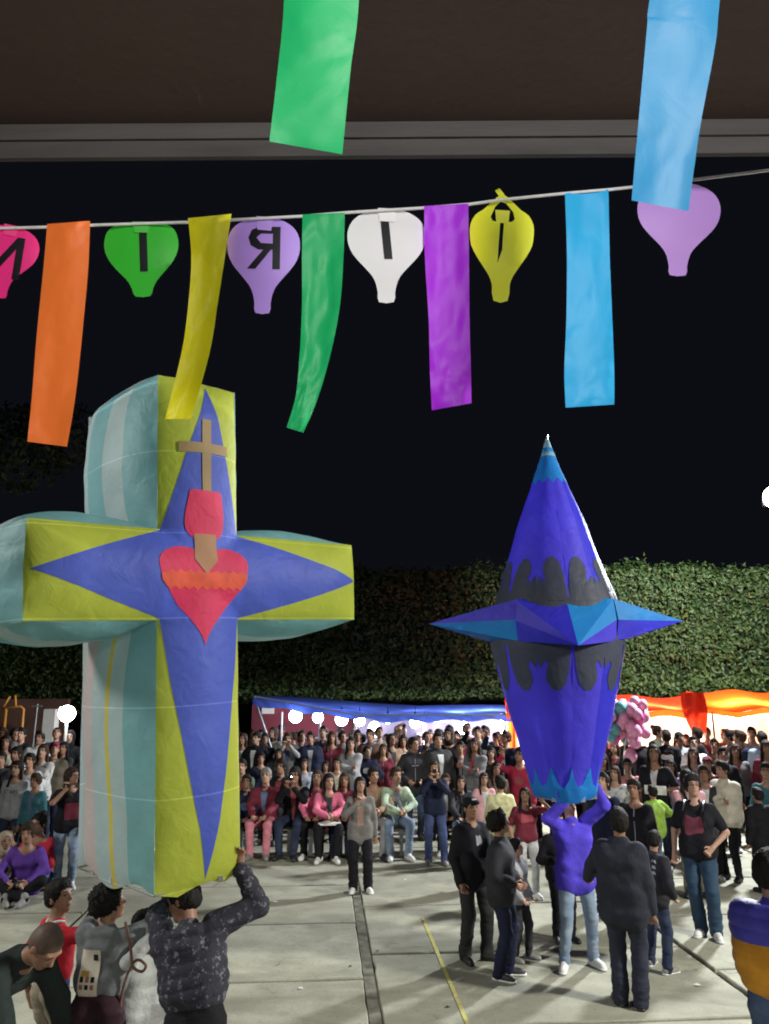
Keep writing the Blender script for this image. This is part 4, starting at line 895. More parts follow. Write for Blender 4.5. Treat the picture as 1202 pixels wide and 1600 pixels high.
def decal(e, J, pts, m, name='print', back=False, off=.003, step=.035):
    """a flat piece of cloth or print laid on the garment: pts are x, z on the chest"""
    k = ekey[e.name]
    if k not in _bvh:
        me = _cache[k][2]; co = np.empty(len(me.vertices) * 3, dtype=np.float32); me.vertices.foreach_get('co', co)
        _bvh[k] = BVHTree.FromPolygons([Vector(c) for c in co.reshape(-1, 3).astype(float)], [tuple(p.vertices) for p in me.polygons])
    P_, R = J['P'], J['R']; sg = 1 if back else -1; d = R @ V3(0, -sg, 0); last = [None]
    def f(x, z):
        o = P_(x, sg * .7, z); h = _bvh[k].ray_cast(o, d)
        if h[0] is None: return tuple(P_(x, sg * .12, z))
        return tuple(h[0] - d * off)
    if isinstance(pts, str): return f
    return patch(name, pts, f, step, m, e)
def rect(x0, x1, z0_, z1_): return [(x0, z0_), (x1, z0_), (x1, z1_), (x0, z1_)]
def phone(e, J, k='b', c=None):
    p = J['wr' + k] + J['hdir' + k] * .10 + V3(0, -.03, .02); b = MB().box((0, 0, 0), (.072, .009, .15)).build('phone', c or BLACKP); b.parent = None
    return b, p
blk = cloth((.008, .008, .011)); nav = cloth((.011, .015, .036)); char = cloth((.028, .028, .033)); gry = cloth((.115, .115, .125)); lgr = cloth((.27, .27, .28)); wht = cloth((.68, .68, .66)); crm = cloth((.50, .47, .38))
mar = cloth((.14, .02, .035)); red = cloth((.45, .025, .04)); pnk = cloth((.66, .16, .26)); lpk = cloth((.55, .30, .33)); brn = cloth((.10, .06, .045)); tan_ = cloth((.26, .17, .11)); teal = cloth((.04, .13, .16)); lime = cloth((.26, .42, .07)); grn = cloth((.05, .09, .06))
pur = cloth((.10, .04, .26)); lil = cloth((.36, .26, .55)); yelp = cloth((.52, .50, .28)); blu = cloth((.06, .09, .36)); lbl = cloth((.30, .36, .46)); mint = cloth((.42, .52, .38), 'camo', (.20, .28, .16), .6)
jean = cloth((.055, .085, .16), 'denim', (.15, .20, .30)); jeanl = cloth((.16, .22, .32), 'denim', (.32, .38, .46)); jeand = cloth((.018, .026, .055), 'denim', (.045, .055, .09)); khaki = cloth((.30, .26, .19)); olive = cloth((.10, .11, .07))
strp = cloth((.62, .62, .6), 'stripe', (.03, .03, .03), .9); bwp = cloth((.45, .45, .45), 'camo', (.04, .04, .045)); pld = cloth((.16, .13, .12), 'plaid', (.30, .26, .24)); rose = cloth((.55, .20, .24)); camo = cloth((.030, .030, .042), 'camo', (.17, .16, .19), 1.5)
SHB, SHW, SHG = mat('dark_shoe', (.02, .02, .022), .5, .4, .2), mat('white_shoe', (.66, .66, .64), .5, .4, .08), mat('grey_shoe', (.22, .21, .20), .6, .3, .15)
#@@P5
# ------------------------------------------------------------------ the crowd of spectators
CP_ = {
 'stand': dict(hpitch=-8, handa=(-.24, -.05, .82), handb=(.23, -.02, .80)),
 'lookup': dict(hpitch=-22, hyaw=12, handa=(-.22, -.08, .80), handb=(.25, .0, .81), puff=.012, hood=1),
 'cross': dict(hpitch=-12, hyaw=18, handa=(.10, -.22, 1.16), handb=(-.12, -.20, 1.20), elba=(-1, .2, -.7), elbb=(1, .2, -.7), puff=.008),
 'pocket': dict(hpitch=-10, hyaw=25, handa=(-.14, -.15, .98), handb=(.14, -.15, .98), elba=(-1, .6, 0), elbb=(1, .6, 0), puff=.016, hood=1, hem=-.12),
 'phone': dict(hpitch=-4, handa=(-.05, -.27, 1.45), handb=(.06, -.27, 1.46), elba=(-.9, .1, -1), elbb=(.9, .1, -1), hdira=(.1, -.1, 1), hdirb=(-.1, -.1, 1), curl=.9),
 'onearm': dict(hpitch=-18, hyaw=-15, handa=(-.26, -.24, 1.60), handb=(.22, -.08, .84), elba=(-1, .1, -.6), hdira=(0, -.1, 1), puff=.006),
 'profile': dict(hpitch=-12, hyaw=-50, turn=-35, handa=(-.20, -.14, .9), handb=(.2, -.12, .86)),
 'back': dict(hpitch=-10, hyaw=10, handa=(-.24, -.05, .82), handb=(.24, -.05, .82), puff=.012, hood=1),
 'wide': dict(hpitch=-14, hyaw=-10, handa=(-.28, -.05, .82), handb=(.28, -.05, .82), puff=.02, girth=.03, hem=-.10),
 'tee': dict(hpitch=-16, hyaw=20, handa=(-.24, -.04, .82), handb=(.10, -.20, 1.10), elbb=(1, .3, -.5), sleeve='short'),
 'sit': dict(pelvis=(0, .20, .50), hpitch=-12, handa=(-.10, -.22, .62), handb=(.10, -.22, .62), elba=(-1, .4, 0), elbb=(1, .4, 0), foota=(-.12, -.24, .085), footb=(.12, -.20, .085), kneea=(-.15, -1, .9), kneeb=(.15, -1, .9), seated=1, hem=-.03, nohang=1, puff=.012),
 'sitlean': dict(pelvis=(0, .20, .50), lean=12, hpitch=-20, hyaw=12, handa=(-.03, -.26, .66), handb=(.05, -.26, .68), elba=(-1, .4, 0), elbb=(1, .4, 0), foota=(-.16, -.26, .085), footb=(.10, -.28, .085), kneea=(-.3, -1, .9), kneeb=(.25, -1, .9), seated=1, hem=-.03, nohang=1),
 'sitphone': dict(pelvis=(0, .20, .50), lean=4, hpitch=-2, handa=(-.04, -.16, 1.0), handb=(.05, -.16, 1.0), elba=(-.8, .2, -1), elbb=(.8, .2, -1), hdira=(.1, -.2, 1), hdirb=(-.1, -.2, 1), foota=(-.12, -.24, .085), footb=(.10, -.26, .085), kneea=(-.2, -1, .9), kneeb=(.2, -1, .9), seated=1, hem=-.03, nohang=1, curl=.9),
 'ground': dict(pelvis=(0, .1, .13), lean=14, hpitch=-16, handa=(-.12, -.32, .24), handb=(.12, -.32, .24), elba=(-1, .2, -.3), elbb=(1, .2, -.3), foota=(.12, -.45, .085), footb=(-.10, -.40, .085), kneea=(-1, -.3, .5), kneeb=(1, -.3, .5), seated=1, nohang=1),
}
SH3 = [SHB, SHG, SHW]
G1 = 'spectators around the plaza'
_ci = [0]
def crowd(px, py, Y, pose, top, bot, hair, label, yaw=None, feet=None, hm=None, sk=None, shoe=None, seat_h=None, gz=0):
    """px, py: the crown of the head in the photograph; Y: how far away"""
    _ci[0] += 1; i = _ci[0]
    if Y > 15: px += random.uniform(-4, 4); py += random.uniform(-4, 6); Y += random.uniform(-.35, .35)
    p = at(px, py, Y); top_z = p.z - gz
    ratio = {'sit': 1.25 / 1.70, 'sitlean': 1.22 / 1.70, 'sitphone': 1.25 / 1.70, 'ground': .86 / 1.70}.get(pose, .985)
    h = top_z / ratio; h = min(max(h, .9), 1.92)
    y_ = (random.uniform(-.35, .35) if yaw is None else yaw) + (PI if pose == 'back' else 0)
    if p.x > 1.5 and yaw is None: y_ -= .35
    e, J, s = person((p.x, Y, gz), y_, h, CP_[pose], pose, .0145 if Y > 12.2 else .0125, sk or SKIN[(i * 5 + 2) % 3], top, bot, hair, hm or (HAIRB if i % 4 == 1 else HAIR), shoe or SH3[(i * 7) % 3 if i % 3 else 0], label, G1)
    rnd = random.Random(i * 13)
    if pose not in ('back',) and Y < 19:
        q_ = rnd.random(); rc = rnd.choice([cloth((.5, .5, .5)), cloth((.28, .28, .30)), cloth((.05, .05, .06)), cloth((.22, .05, .06)), cloth((.10, .14, .24))])
        if q_ < .38: decal(e, J, [(-.012, .0), (.014, .0), (.035, .25), (.06, .43), (-.055, .43), (-.03, .25)], rc, 'inner_shirt')
        elif q_ < .62: decal(e, J, rect(-.005, .005, .0, .42), STEEL, 'zip', step=.08)
        elif q_ < .8: decal(e, J, pcurve([(-.07, .22), (0, .20), (.08, .23), (.07, .31), (0, .33), (-.08, .30)], 3), rc, 'print')
    return e, J, s
mk = lambda o, J, s, name, m, c, d, rz=0: MB().box(c, d, rz).build(name, m, o)
PRINT = mat('shirt_print', (.6, .6, .6), .8, .2, .5, 30); SCREEN = mat('phone_screen', (.5, .6, .7), .2, .5, .05, emit=(.7, .8, 1), estr=1.6)
def chestprint(e, J, m, w_=.16, h_=.08, z=.30, dy=-.135, name='print'):
    if name in ('print', 'back_print', 'logo', 'chest_logo') and w_ > .06: pts = pcurve([(-w_ / 2, z - h_ / 2), (w_ * .1, z - h_ * .42), (w_ / 2, z - h_ * .3), (w_ * .42, z + h_ / 2), (0, z + h_ * .4), (-w_ * .46, z + h_ * .5)], 3)
    else: pts = rect(-w_ / 2, w_ / 2, z - h_ / 2, z + h_ / 2)
    return decal(e, J, pts, m, name, dy > 0)
def hold(e, J, name, c, d, m, rx=0):
    o = MB().box((0, 0, 0), d).build(name, m); o.matrix_world = e.matrix_world @ Matrix.Translation(c); return o
def held_phone(e, J, label, scr=False, both=True):
    bpy.context.view_layer.update()
    c = ((J['wra'] + J['wrb']) / 2 if both else J['wra']) + V3(0, -.02, .10)
    r = empty('phone', (0, 0, 0), 0, label, 'phone'); r.matrix_world = e.matrix_world @ Matrix.Translation(c)
    MB().box((0, 0, 0), (.075, .009, .155)).build('case', BLACKP, r); MB().box((0, .0062, 0), (.066, .002, .14)).build('screen', SCREEN, r)
    if scr: MB().box((.02, -.006, .06), (.012, .004, .012)).build('flash', GLOW, r)
# left block
crowd(4, 1118, 17.2, 'stand', brn, jeand, 'short', 'spectator at the very left edge, rearmost, in a dark brown top')
crowd(27, 1136, 17, 'pocket', gry, jeand, 'short', 'man in a plain grey jacket, left of the man in black below the orange frame')
crowd(40, 1124, 17.4, 'cross', blk, blk, 'short', 'tall man in a black jacket standing below the orange frame')
e, J, s = crowd(65, 1141, 16, 'wide', cloth((.62, .62, .60)), jeand, 'short', 'broad person in a white and black block sweater behind the left crowd')
def bandmesh(e, J, m, z0_, z1_, name='chest_band', r=.165):
    P_ = J['P']; grid(name, lambda u, v: tuple(P_((r + .055) * math.sin((u - .5) * 2.6), -r * math.cos((u - .5) * 2.6) * .98 + .0, z0_ + (z1_ - z0_) * v)), 14, 3, m, e)
decal(e, J, rect(-.19, .19, .26, .37), blk, 'chest_band')
crowd(88, 1123, 17.6, 'lookup', cloth((.05, .035, .10)), nav, 'crop', 'man in a dark purple jacket right under the dazzling left lamp')
crowd(113, 1140, 16.6, 'pocket', blk, blk, 'hoodup', 'hooded dark figure between the left lamp and the cross balloon', hm=blk)
crowd(6, 1152, 15.6, 'stand', crm, jeand, 'long', 'spectator in a cream sweater at the left edge, second row')
e, J, s = crowd(86, 1163, 14.6, 'lookup', cloth((.08, .07, .05)), nav, 'cap', 'man in a dark red cap looking up behind the phone woman', hm=cloth((.20, .02, .04)))
crowd(68, 1166, 14.4, 'cross', bwp, blk, 'long', 'woman in a blotchy black and white shirt left of the red cap')
crowd(26, 1170, 14.2, 'stand', strp, jeand, 'bun', 'woman in a black and white striped shirt in the left crowd')
crowd(48, 1180, 13.9, 'stand', bwp, blk, 'short', 'child in a black and white top between the striped shirt and the patterned shirt')
e, J, s = crowd(28, 1192, 12.9, 'stand', cloth((.33, .34, .36)), jeand, 'long', 'woman in a light grey sweater with dark lettering, standing in front at the left', feet=1298)
def words_on(e, J, txt, size, m, x=0, z=.30, dy=-.145, name='lettering', back=False, tilt=0):
    cu = bpy.data.curves.new('t', 'FONT'); cu.body = txt; cu.size = size; cu.align_x = 'CENTER'; cu.align_y = 'CENTER'; cu.extrude = .0015
    to = bpy.data.objects.new('t', cu); me = bpy.data.meshes.new_from_object(to); bpy.data.objects.remove(to); me.materials.clear()
    o = link(name, me, m, e); P_ = J['P']; fn = decal(e, J, '', None, back=back); sgn = -1 if back else 1; ct_, st2 = math.cos(tilt), math.sin(tilt)
    for v_ in me.vertices: v_.co = fn(x + sgn * (v_.co.x * ct_ - v_.co.y * st2), z + v_.co.x * st2 + v_.co.y * ct_)
    return o
words_on(e, J, 'STARS', .085, nav, dy=-.14)
crowd(57, 1212, 12.8, 'stand', teal, blk, 'bowl', 'boy in a teal jacket standing left of the phone woman', shoe=SHW)
crowd(3, 1178, 13.4, 'pocket', char, blk, 'short', 'grey jacketed arm and side of a person cut by the left edge')
crowd(75, 1185, 14.9, 'stand', pld, jeand, 'short', 'person half hidden behind the patterned shirt, in a brown plaid top')
crowd(104, 1160, 15.8, 'cross', char, blk, 'long', 'woman in charcoal close to the left lamp pole')
# middle block, back rows
R_ = [(381, 1146, 18.2, 'stand', blk, blk, 'long', 'woman in black at the edge of the cross balloon, back row'),
 (397, 1143, 17.2, 'wide', blk, blk, 'beanie', 'heavy man in a black jacket and black beanie beside the stall post'),
 (416, 1152, 17.6, 'pocket', nav, blk, 'short', 'dark haired man in navy just right of the black beanie'),
 (430, 1146, 19.6, 'stand', mar, blk, 'long', 'woman in maroon deep behind the stall post'),
 (452, 1150, 17.4, 'phone', lgr, jeanl, 'long', 'woman in a pale hoodie raising both hands below the largest bulb'),
 (470, 1147, 19.2, 'cross', gry, nav, 'short', 'man in grey between the first and second bulbs, back row'),
 (486, 1150, 17.3, 'wide', nav, nav, 'short', 'bulky man in a dark navy sweater below the second bulb'),
 (503, 1141, 18.6, 'lookup', char, blk, 'short', 'man in charcoal looking up right of the second bulb'),
 (516, 1145, 18.0, 'stand', mar, jeand, 'long', 'woman in a dark maroon jacket left of the third bulb'),
 (532, 1146, 18.4, 'pocket', gry, blk, 'short', 'man in a mid grey jacket under the third bulb'),
 (551, 1158, 16.6, 'cross', lgr, jeanl, 'long', 'woman in a light grey hoodie with folded arms above the grey blazer woman'),
 (561, 1144, 18.8, 'stand', brn, jeand, 'short', 'man in dark brown under the fourth bulb'),
 (580, 1141, 18.0, 'wide', brn, olive, 'short', 'broad man in a brown leather jacket right of the fourth bulb'),
 (597, 1140, 19.4, 'lookup', pld, blk, 'short', 'man in checked brown under the smallest bulb'),
 (612, 1151, 17.2, 'lookup', tan_, blk, 'long', 'woman with brown top beside the leather jacket man'),
 (633, 1147, 17.6, 'stand', char, blk, 'long', 'woman in charcoal left of the man in grey with the chest logo'),
 (664, 1146, 19.0, 'cross', nav, blk, 'short', 'man in navy directly under the upright middle tube'),
 (681, 1143, 18.8, 'stand', blk, blk, 'beanie', 'man in a dark beanie right of the upright middle tube'),
 (700, 1139, 17.4, 'stand', blk, blk, 'hoodup', 'person with a black hood up in the back row'),
 (717, 1149, 18.2, 'lookup', mar, nav, 'short', 'man in dark red below the round stall lantern'),
 (732, 1136, 19.2, 'pocket', brn, blk, 'short', 'man in brown right of the round stall lantern'),
 (745, 1126, 18.0, 'lookup', gry, jeand, 'short', 'tallest man looking straight up behind the grey puffer woman'),
 (757, 1138, 18.3, 'onearm', blk, blk, 'short', 'man in black with one arm up left of the navy blazer'),
 (771, 1142, 19.4, 'stand', lgr, blk, 'short', 'man in light grey behind the navy blazer man'),
 (786, 1146, 17.0, 'onearm', nav, nav, 'short', 'man in a navy blazer over a white shirt beside the upright tubes'),
 (377, 1182, 15.6, 'sitlean', cloth((.06, .09, .07), 'camo', (.12, .13, .10)), teal, 'short', 'seated man with dark green sleeves at the edge of the cross balloon'),
 (432, 1193, 15.4, 'sit', blk, blk, 'bowl', 'child in a black sweater with a small print behind the maroon coat'),
 (528, 1190, 15.6, 'stand', crm, jeanl, 'bun', 'woman in a cream sweater behind the pink coats'),
 (478, 1186, 15.8, 'stand', lbl, nav, 'long', 'girl in light blue behind the seated phone woman'),
 (508, 1188, 15.9, 'stand', nav, nav, 'long', 'girl in navy behind the pink puffer girls'),
 (648, 1149, 15.8, 'pocket', char, jean, 'short', 'man in a charcoal jacket with a pale chest logo and blue jeans'),
 (683, 1152, 15.4, 'wide', cloth((.03, .03, .03)), blk, 'short', 'bulky man in a black padded jacket behind the navy photographer woman'),
 (741, 1153, 15.4, 'cross', cloth((.16, .16, .17)), jeanl, 'long', 'woman in a grey puffer with a red scarf and light jeans'),
 (719, 1160, 16.2, 'stand', blk, blk, 'short', 'dark figure between the padded jacket and the red scarf'),
 (765, 1168, 16.0, 'stand', char, blk, 'long', 'woman in charcoal in front of the navy blazer man'),
 (664, 1170, 16.4, 'stand', brn, nav, 'long', 'woman in brown peeking right of the charcoal jacket man'),
 (600, 1168, 16.6, 'stand', mar, blk, 'long', 'woman in dark red behind the mint jacket'),
 (573, 1166, 16.6, 'pocket', nav, blk, 'short', 'man in navy behind the seated brown jacket man'),
 (440, 1168, 16.8, 'stand', char, blk, 'long', 'long haired woman in charcoal above the seated phone woman'),
 (408, 1176, 16.6, 'stand', nav, blk, 'short', 'person in navy behind the maroon coat woman')]
for r in R_:
    e, J, s = crowd(*r)
    if 'white shirt' in r[7]: chestprint(e, J, wht, .09, .30, .26, -.135, 'shirt_front')
    if 'red scarf' in r[7]: chestprint(e, J, red, .055, .22, .30, -.15, 'scarf')
    if 'chest logo' in r[7]: chestprint(e, J, lgr, .12, .02, .30, -.15, 'logo')
    if 'small print' in r[7]: chestprint(e, J, lgr, .10, .05, .28, -.145, 'print')
# middle block, seated front row on benches
BEN = mat('bench_wood', (.16, .12, .08), .8, .2, .2, 5)
def bench(px0, px1, Y, label):
    a, b = X(px0, Y), X(px1, Y); t = empty('bench', ((a + b) / 2, Y, 0), 0, label, 'bench', 'benches along the crowd'); w_ = b - a
    for k in range(3): MB().box((0, .12 + k * .11, .43), (w_, .095, .035)).build('seat_board', BEN, t)
    for x_ in (-w_ / 2 + .15, w_ / 2 - .15): MB().box((x_, .22, .205), (.06, .30, .41)).build('leg', STEEL, t)
bench(368, 470, 14.0, 'low bench under the maroon coat and the phone woman'); bench(476, 548, 14.0, 'low bench under the girls in pink'); bench(566, 640, 14.0, 'low bench under the brown and mint jackets')
SR = [(412, 1205, 14.0, 'sit', mar, rose, 'short', 'seated woman in a dark red vest with pink trousers', HAIRG, SHG),
 (458, 1202, 14.0, 'sitphone', blk, jeand, 'long', 'seated woman holding a lit phone to her face, in black', None, SHB),
 (493, 1208, 14.0, 'sit', cloth((.66, .16, .26), 'puffer'), blk, 'long', 'seated girl in a pink padded vest, left of the two in pink', HAIRB, SHW),
 (515, 1214, 13.8, 'sitlean', pnk, blk, 'long', 'small seated girl in a pink coat with a white skirt', None, SHW),
 (536, 1212, 14.1, 'sit', mar, nav, 'long', 'seated girl in dark maroon between the pink coat and the grey blazer woman', None, SHB),
 (585, 1201, 14.0, 'sitlean', tan_, lgr, 'short', 'seated person in a tan jacket and pale trousers right of the grey blazer', None, SHB),
 (621, 1195, 14.0, 'sitlean', mint, jeanl, 'short', 'seated person in a mint green patterned jacket and light jeans', HAIRB, SHW),
 (383, 1215, 14.1, 'sit', nav, teal, 'short', 'seated person in navy half hidden by the cross balloon', None, SHB),
 (697, 1214, 14.3, 'sit', blk, blk, 'short', 'seated figure in black right of the navy photographer', None, SHW),
 (722, 1216, 14.2, 'sit', char, jeanl, 'long', 'seated person in charcoal left of the cap man', None, SHG),
 (775, 1194, 13.8, 'stand', brn, blk, 'long', 'woman in brown behind the child in pale yellow', None, SHB),
 (781, 1216, 12.0, 'back', yelp, gry, 'short', 'child in a pale yellow jacket seen from behind near the cap man', None, SHW),
 (756, 1210, 13.4, 'stand', lpk, jeanl, 'long', 'girl in dusty pink left of the pale yellow child', None, SHW)]
for r in SR:
    e, J, s = crowd(*r[:8], yaw=random.uniform(-.15, .2), hm=r[8], shoe=r[9])
    if 'lit phone' in r[7]: held_phone(e, J, 'phone with its flash on held by the seated woman', True)
    if 'white skirt' in r[7]: MB().box((0, -.05, .545), (.36, .40, .03)).build('skirt', wht, e)
e, J, s = crowd(811, 1172, 14.0, 'onearm', cloth((.30, .02, .05)), mar, 'short', 'person in a dark red sweater with a raised arm, left of the blue balloon')
# right block
RB = [(942, 1180, 14.6, 'cross', blk, lgr, 'long', 'woman in black with a pale bag right behind the blue balloon'),
 (962, 1158, 17.0, 'stand', char, blk, 'long', 'woman in charcoal under the pink balloons'),
 (993, 1140, 16.2, 'wide', blk, blk, 'short', 'man in a black jacket right of the pink balloons'),
 (1018, 1158, 17.4, 'stand', gry, blk, 'short', 'man in grey between the pink balloons and the white print shirt'),
 (1041, 1143, 17.0, 'back', blk, jeand, 'short', 'man in black seen from behind with a white block on the back'),
 (1064, 1142, 16.8, 'pocket', lgr, jeand, 'beanie', 'man in a pale grey jacket and light beanie'),
 (1088, 1129, 17.2, 'profile', char, blk, 'short', 'tall man in charcoal below the loose red flap'),
 (1085, 1156, 15.8, 'tee', wht, jeand, 'short', 'man in a white T shirt below the tall charcoal man'),
 (1021, 1167, 13.0, 'tee', blk, nav, 'long', 'large woman in a black T shirt holding a folder'),
 (1047, 1190, 13.6, 'stand', lil, jeand, 'long', 'person in lilac half hidden behind the large woman'),
 (1083, 1171, 14.6, 'cross', pld, blk, 'long', 'woman in brown check in front of the white T shirt'),
 (1112, 1160, 16.4, 'stand', brn, blk, 'short', 'man in brown left of the man looking up in black'),
 (1129, 1172, 14.4, 'lookup', blk, blk, 'short', 'man in black looking up above the cream sweater'),
 (1137, 1145, 16.6, 'profile', pld, jeand, 'short', 'man in a checked brown jacket left of the navy jacket'),
 (1157, 1130, 16.4, 'profile', nav, nav, 'short', 'man in a navy jacket facing left against the lit tent'),
 (1189, 1125, 16.0, 'back', lbl, gry, 'short', 'man in a light blue shirt near the right edge'),
 (1171, 1139, 17.6, 'stand', lgr, blk, 'short', 'man in pale grey between the navy jacket and the blue shirt'),
 (1197, 1160, 14.6, 'stand', mar, blk, 'long', 'person in dark red at the right edge beyond the bin'),
 (1105, 1185, 13.6, 'stand', mar, blk, 'cap', 'person in a maroon cap behind the student with the backpack'),
 (1073, 1206, 11.4, 'cross', lpk, khaki, 'long', 'long haired woman in dusty pink behind the lime jacket'),
 (1099, 1200, 12.4, 'stand', char, blk, 'short', 'person in charcoal right behind the student'),
 (980, 1188, 13.6, 'stand', rose, jeanl, 'short', 'child in rose behind the black shirted boy'),
 (960, 1200, 13.0, 'stand', bwp, gry, 'long', 'child in a black and white top beside the stroller'),
 (990, 1222, 10.4, 'stand', blk, blk, 'short', 'boy in black left of the lime jacket'),
 (1196, 1196, 12.2, 'stand', teal, jeand, 'short', 'person in dark teal at the right edge in front of the bin'),
 (930, 1200, 13.8, 'stand', char, blk, 'short', 'person in charcoal behind the raised arms'),
 (868, 1196, 14.6, 'stand', nav, blk, 'short', 'person in navy hidden behind the mouth of the blue balloon'),
 (896, 1190, 15.0, 'stand', mar, blk, 'long', 'person in maroon hidden behind the mouth of the blue balloon'),
 (832, 1176, 15.6, 'stand', gry, blk, 'long', 'woman in grey left of the mouth of the blue balloon'),
 (1150, 1160, 15.2, 'stand', gry, blk, 'long', 'woman in grey above the cream sweater')]
for r in RB:
    e, J, s = crowd(*r, yaw=(-.5 if r[3] != 'profile' else -.8) + random.uniform(-.2, .3))
    if 'white block' in r[7]: chestprint(e, J, wht, .2, .1, .30, .15, 'back_print')
    if 'maroon cap' in r[7]: setmat([c for c in e.children if c.name.startswith('cap')][0], mar)
    if 'folder' in r[7]:
        bpy.context.view_layer.update(); o = MB().box((0, 0, 0), (.30, .02, .12)).build('folder', wht); o.matrix_world = e.matrix_world @ Matrix.Translation((.05, -.24, 1.10)); tag(o, 'pale folder in the hand of the large woman in black', 'folder')
# people sitting on the ground at the left
crowd(46, 1289, 11.4, 'ground', pur, blk, 'bowl', 'boy in a purple shirt sitting on the ground', yaw=.2, shoe=SHG)
crowd(66, 1268, 11.9, 'ground', red, jean, 'bun', 'girl in red with a white bow sitting on the ground', yaw=-.2, shoe=SHW)
crowd(8, 1303, 11.5, 'ground', khaki, khaki, 'hoodup', 'figure wrapped in a beige hooded coat on the ground at the left edge', yaw=.7, hm=khaki)
crowd(19, 1292, 12.4, 'ground', nav, blk, 'short', 'small child in navy sitting behind the beige coat', yaw=.1)
# more heads seen only between the others, far back
ORD = ['first', 'second', 'third', 'fourth', 'fifth', 'sixth', 'seventh', 'eighth', 'ninth', 'tenth', 'eleventh', 'twelfth', 'thirteenth', 'fourteenth', 'fifteenth', 'sixteenth', 'seventeenth', 'eighteenth', 'nineteenth', 'twentieth'] + ['twenty-' + x for x in ('first', 'second', 'third', 'fourth', 'fifth', 'sixth', 'seventh', 'eighth', 'ninth')] + ['thirtieth'] + ['thirty-' + x for x in ('first', 'second', 'third', 'fourth', 'fifth')]; _rn = [0]
dk = [blk, nav, char, brn, mar, gry, olive]
for i in range(34):
    px_ = (375 + i * 17.5) if i < 24 else (950 + (i - 24) * 25)
    if 800 < px_ < 940: continue
    _rn[0] += 1; p_ = random.choice(['stand', 'lookup', 'cross', 'profile', 'onearm', 'pocket'])
    crowd(px_ + random.uniform(-6, 6), random.uniform(1136, 1152), random.uniform(19.8, 21.4) - (1 if px_ > 900 else 0), p_, random.choice(dk), random.choice([blk, nav, jeand]), random.choice(['short', 'long', 'short', 'bun', 'hoodup', 'beanie']), '%s spectator seen mostly as a head, %s from the left in the rearmost row' % (p_.replace('stand', 'upright').replace('lookup', 'sky gazing').replace('cross', 'arm folding').replace('onearm', 'arm raising').replace('pocket', 'jacketed').replace('profile', 'sideways standing'), ORD[_rn[0] - 1]), yaw=random.uniform(-.8, .8), hm=random.choice([HAIR, HAIRB, blk]))

# ------------------------------------------------------------------ the people in the open plaza, each with a pose of their own
def hero(px, feet_py, head_py, ps, yaw, sk, top, bot, hair, hm, shoe, label, Y=None, sole=None, vox=.0105, h=None):
    g_ = ground(px, feet_py) if Y is None else Vector((X(px, Y), Y, 0)); J = skeleton(ps); tz = (J['hd'] + J['HR'] @ V3(0, .02, .12)).z
    if h is None: h = 1.70 * zat(head_py, g_.y) / tz
    _ci[0] += 1; return person((g_.x, g_.y, 0), yaw, h, ps, 'h%d' % _ci[0], vox, sk, top, bot, hair, hm, shoe, label, 'people in the open plaza', sole)
def put(e, name, mb, m, c, label=None, cat=None, rot=None):
    bpy.context.view_layer.update(); o = mb.build(name, m); o.matrix_world = e.matrix_world @ Matrix.Translation(c) @ (rot.to_4x4() if rot else Matrix.Identity(4)); return tag(o, label, cat)
# woman in the grey blazer
e, J, s = hero(562, 1393, 1215, dict(hpitch=-14, hyaw=8, handa=(-.06, -.24, 1.33), handb=(.25, .03, .80), elba=(-1, 0, -.9), hdira=(.3, -.1, 1), curl=.8, foota=(-.10, 0, .085), footb=(.13, -.02, .085), hem=-.16, puff=.006, flare=.02, girth=-.01), .1, SKIN[0], cloth((.15, .14, .135)), blk, 'long', HAIR, SHW, 'woman in a grey blazer and black flared trousers alone on the slabs', sole=RUBW)
chestprint(e, J, cloth((.30, .19, .15)), .10, .28, .20, -.135, 'blouse')
# woman in navy photographing
e, J, s = hero(681, 1350, 1190, dict(hpitch=-10, handa=(-.04, -.22, 1.42), handb=(.06, -.22, 1.42), elba=(-.9, .1, -1), elbb=(.9, .1, -1), hdira=(.1, -.1, 1), hdirb=(-.1, -.1, 1), curl=.9, foota=(-.12, 0, .085), footb=(.16, -.03, .085), flare=.012), -.1, SKIN[2], nav, cloth((.035, .05, .12), 'denim', (.07, .09, .18)), 'long', HAIRB, SHG, 'woman in navy top and jeans filming with both hands, in front of the crowd')
held_phone(e, J, 'dark phone held up by the woman in navy')
# phone woman at left in jeans
e, J, s = hero(97, 1388, 1200, dict(hpitch=-8, hyaw=25, turn=25, handa=(-.06, -.24, 1.42), handb=(.22, -.05, .86), elba=(-1, 0, -1), hdira=(0, -.1, 1), curl=.9, sleeve='short', foota=(-.07, .05, .085), footb=(.12, -.04, .085)), .35, SKIN[0], blk, jeanl, 'long', HAIRB, SHW, 'woman in a black T shirt and light blue jeans filming beside the cross balloon')
chestprint(e, J, mar, .22, .24, .16, -.142, 'red_print'); held_phone(e, J, 'white phone held up by the woman in light jeans', both=False)
# man in cap, black hoodie
e, J, s = hero(741, 1500, 1246, dict(hpitch=-8, hyaw=-12, turn=0, handa=(-.22, -.08, .84), handb=(.20, -.10, .86), foota=(-.11, .02, .085), footb=(.12, -.08, .085), puff=.014, hood=1, hem=-.10, girth=.01, toeb=(.8, -1, 0), flare=.015), .55, SKIN[1], blk, cloth((.02, .02, .022)), 'cap', blk, SHB, 'man in a black cap with a white logo and a black hoodie, arms down', sole=BLACKP)
chestprint(e, J, lgr, .07, .10, .33, -.158, 'chest_logo')
P_c = J['hd'] + J['HR'] @ V3(0, -.103, .085)
o = MB().box((0, 0, 0), (.055, .006, .035)).build('cap_logo', wht); o.parent = e; o.matrix_local = Matrix.Translation(P_c) @ J['HR'].to_4x4() @ Matrix.Rotation(-.35, 4, 'X')
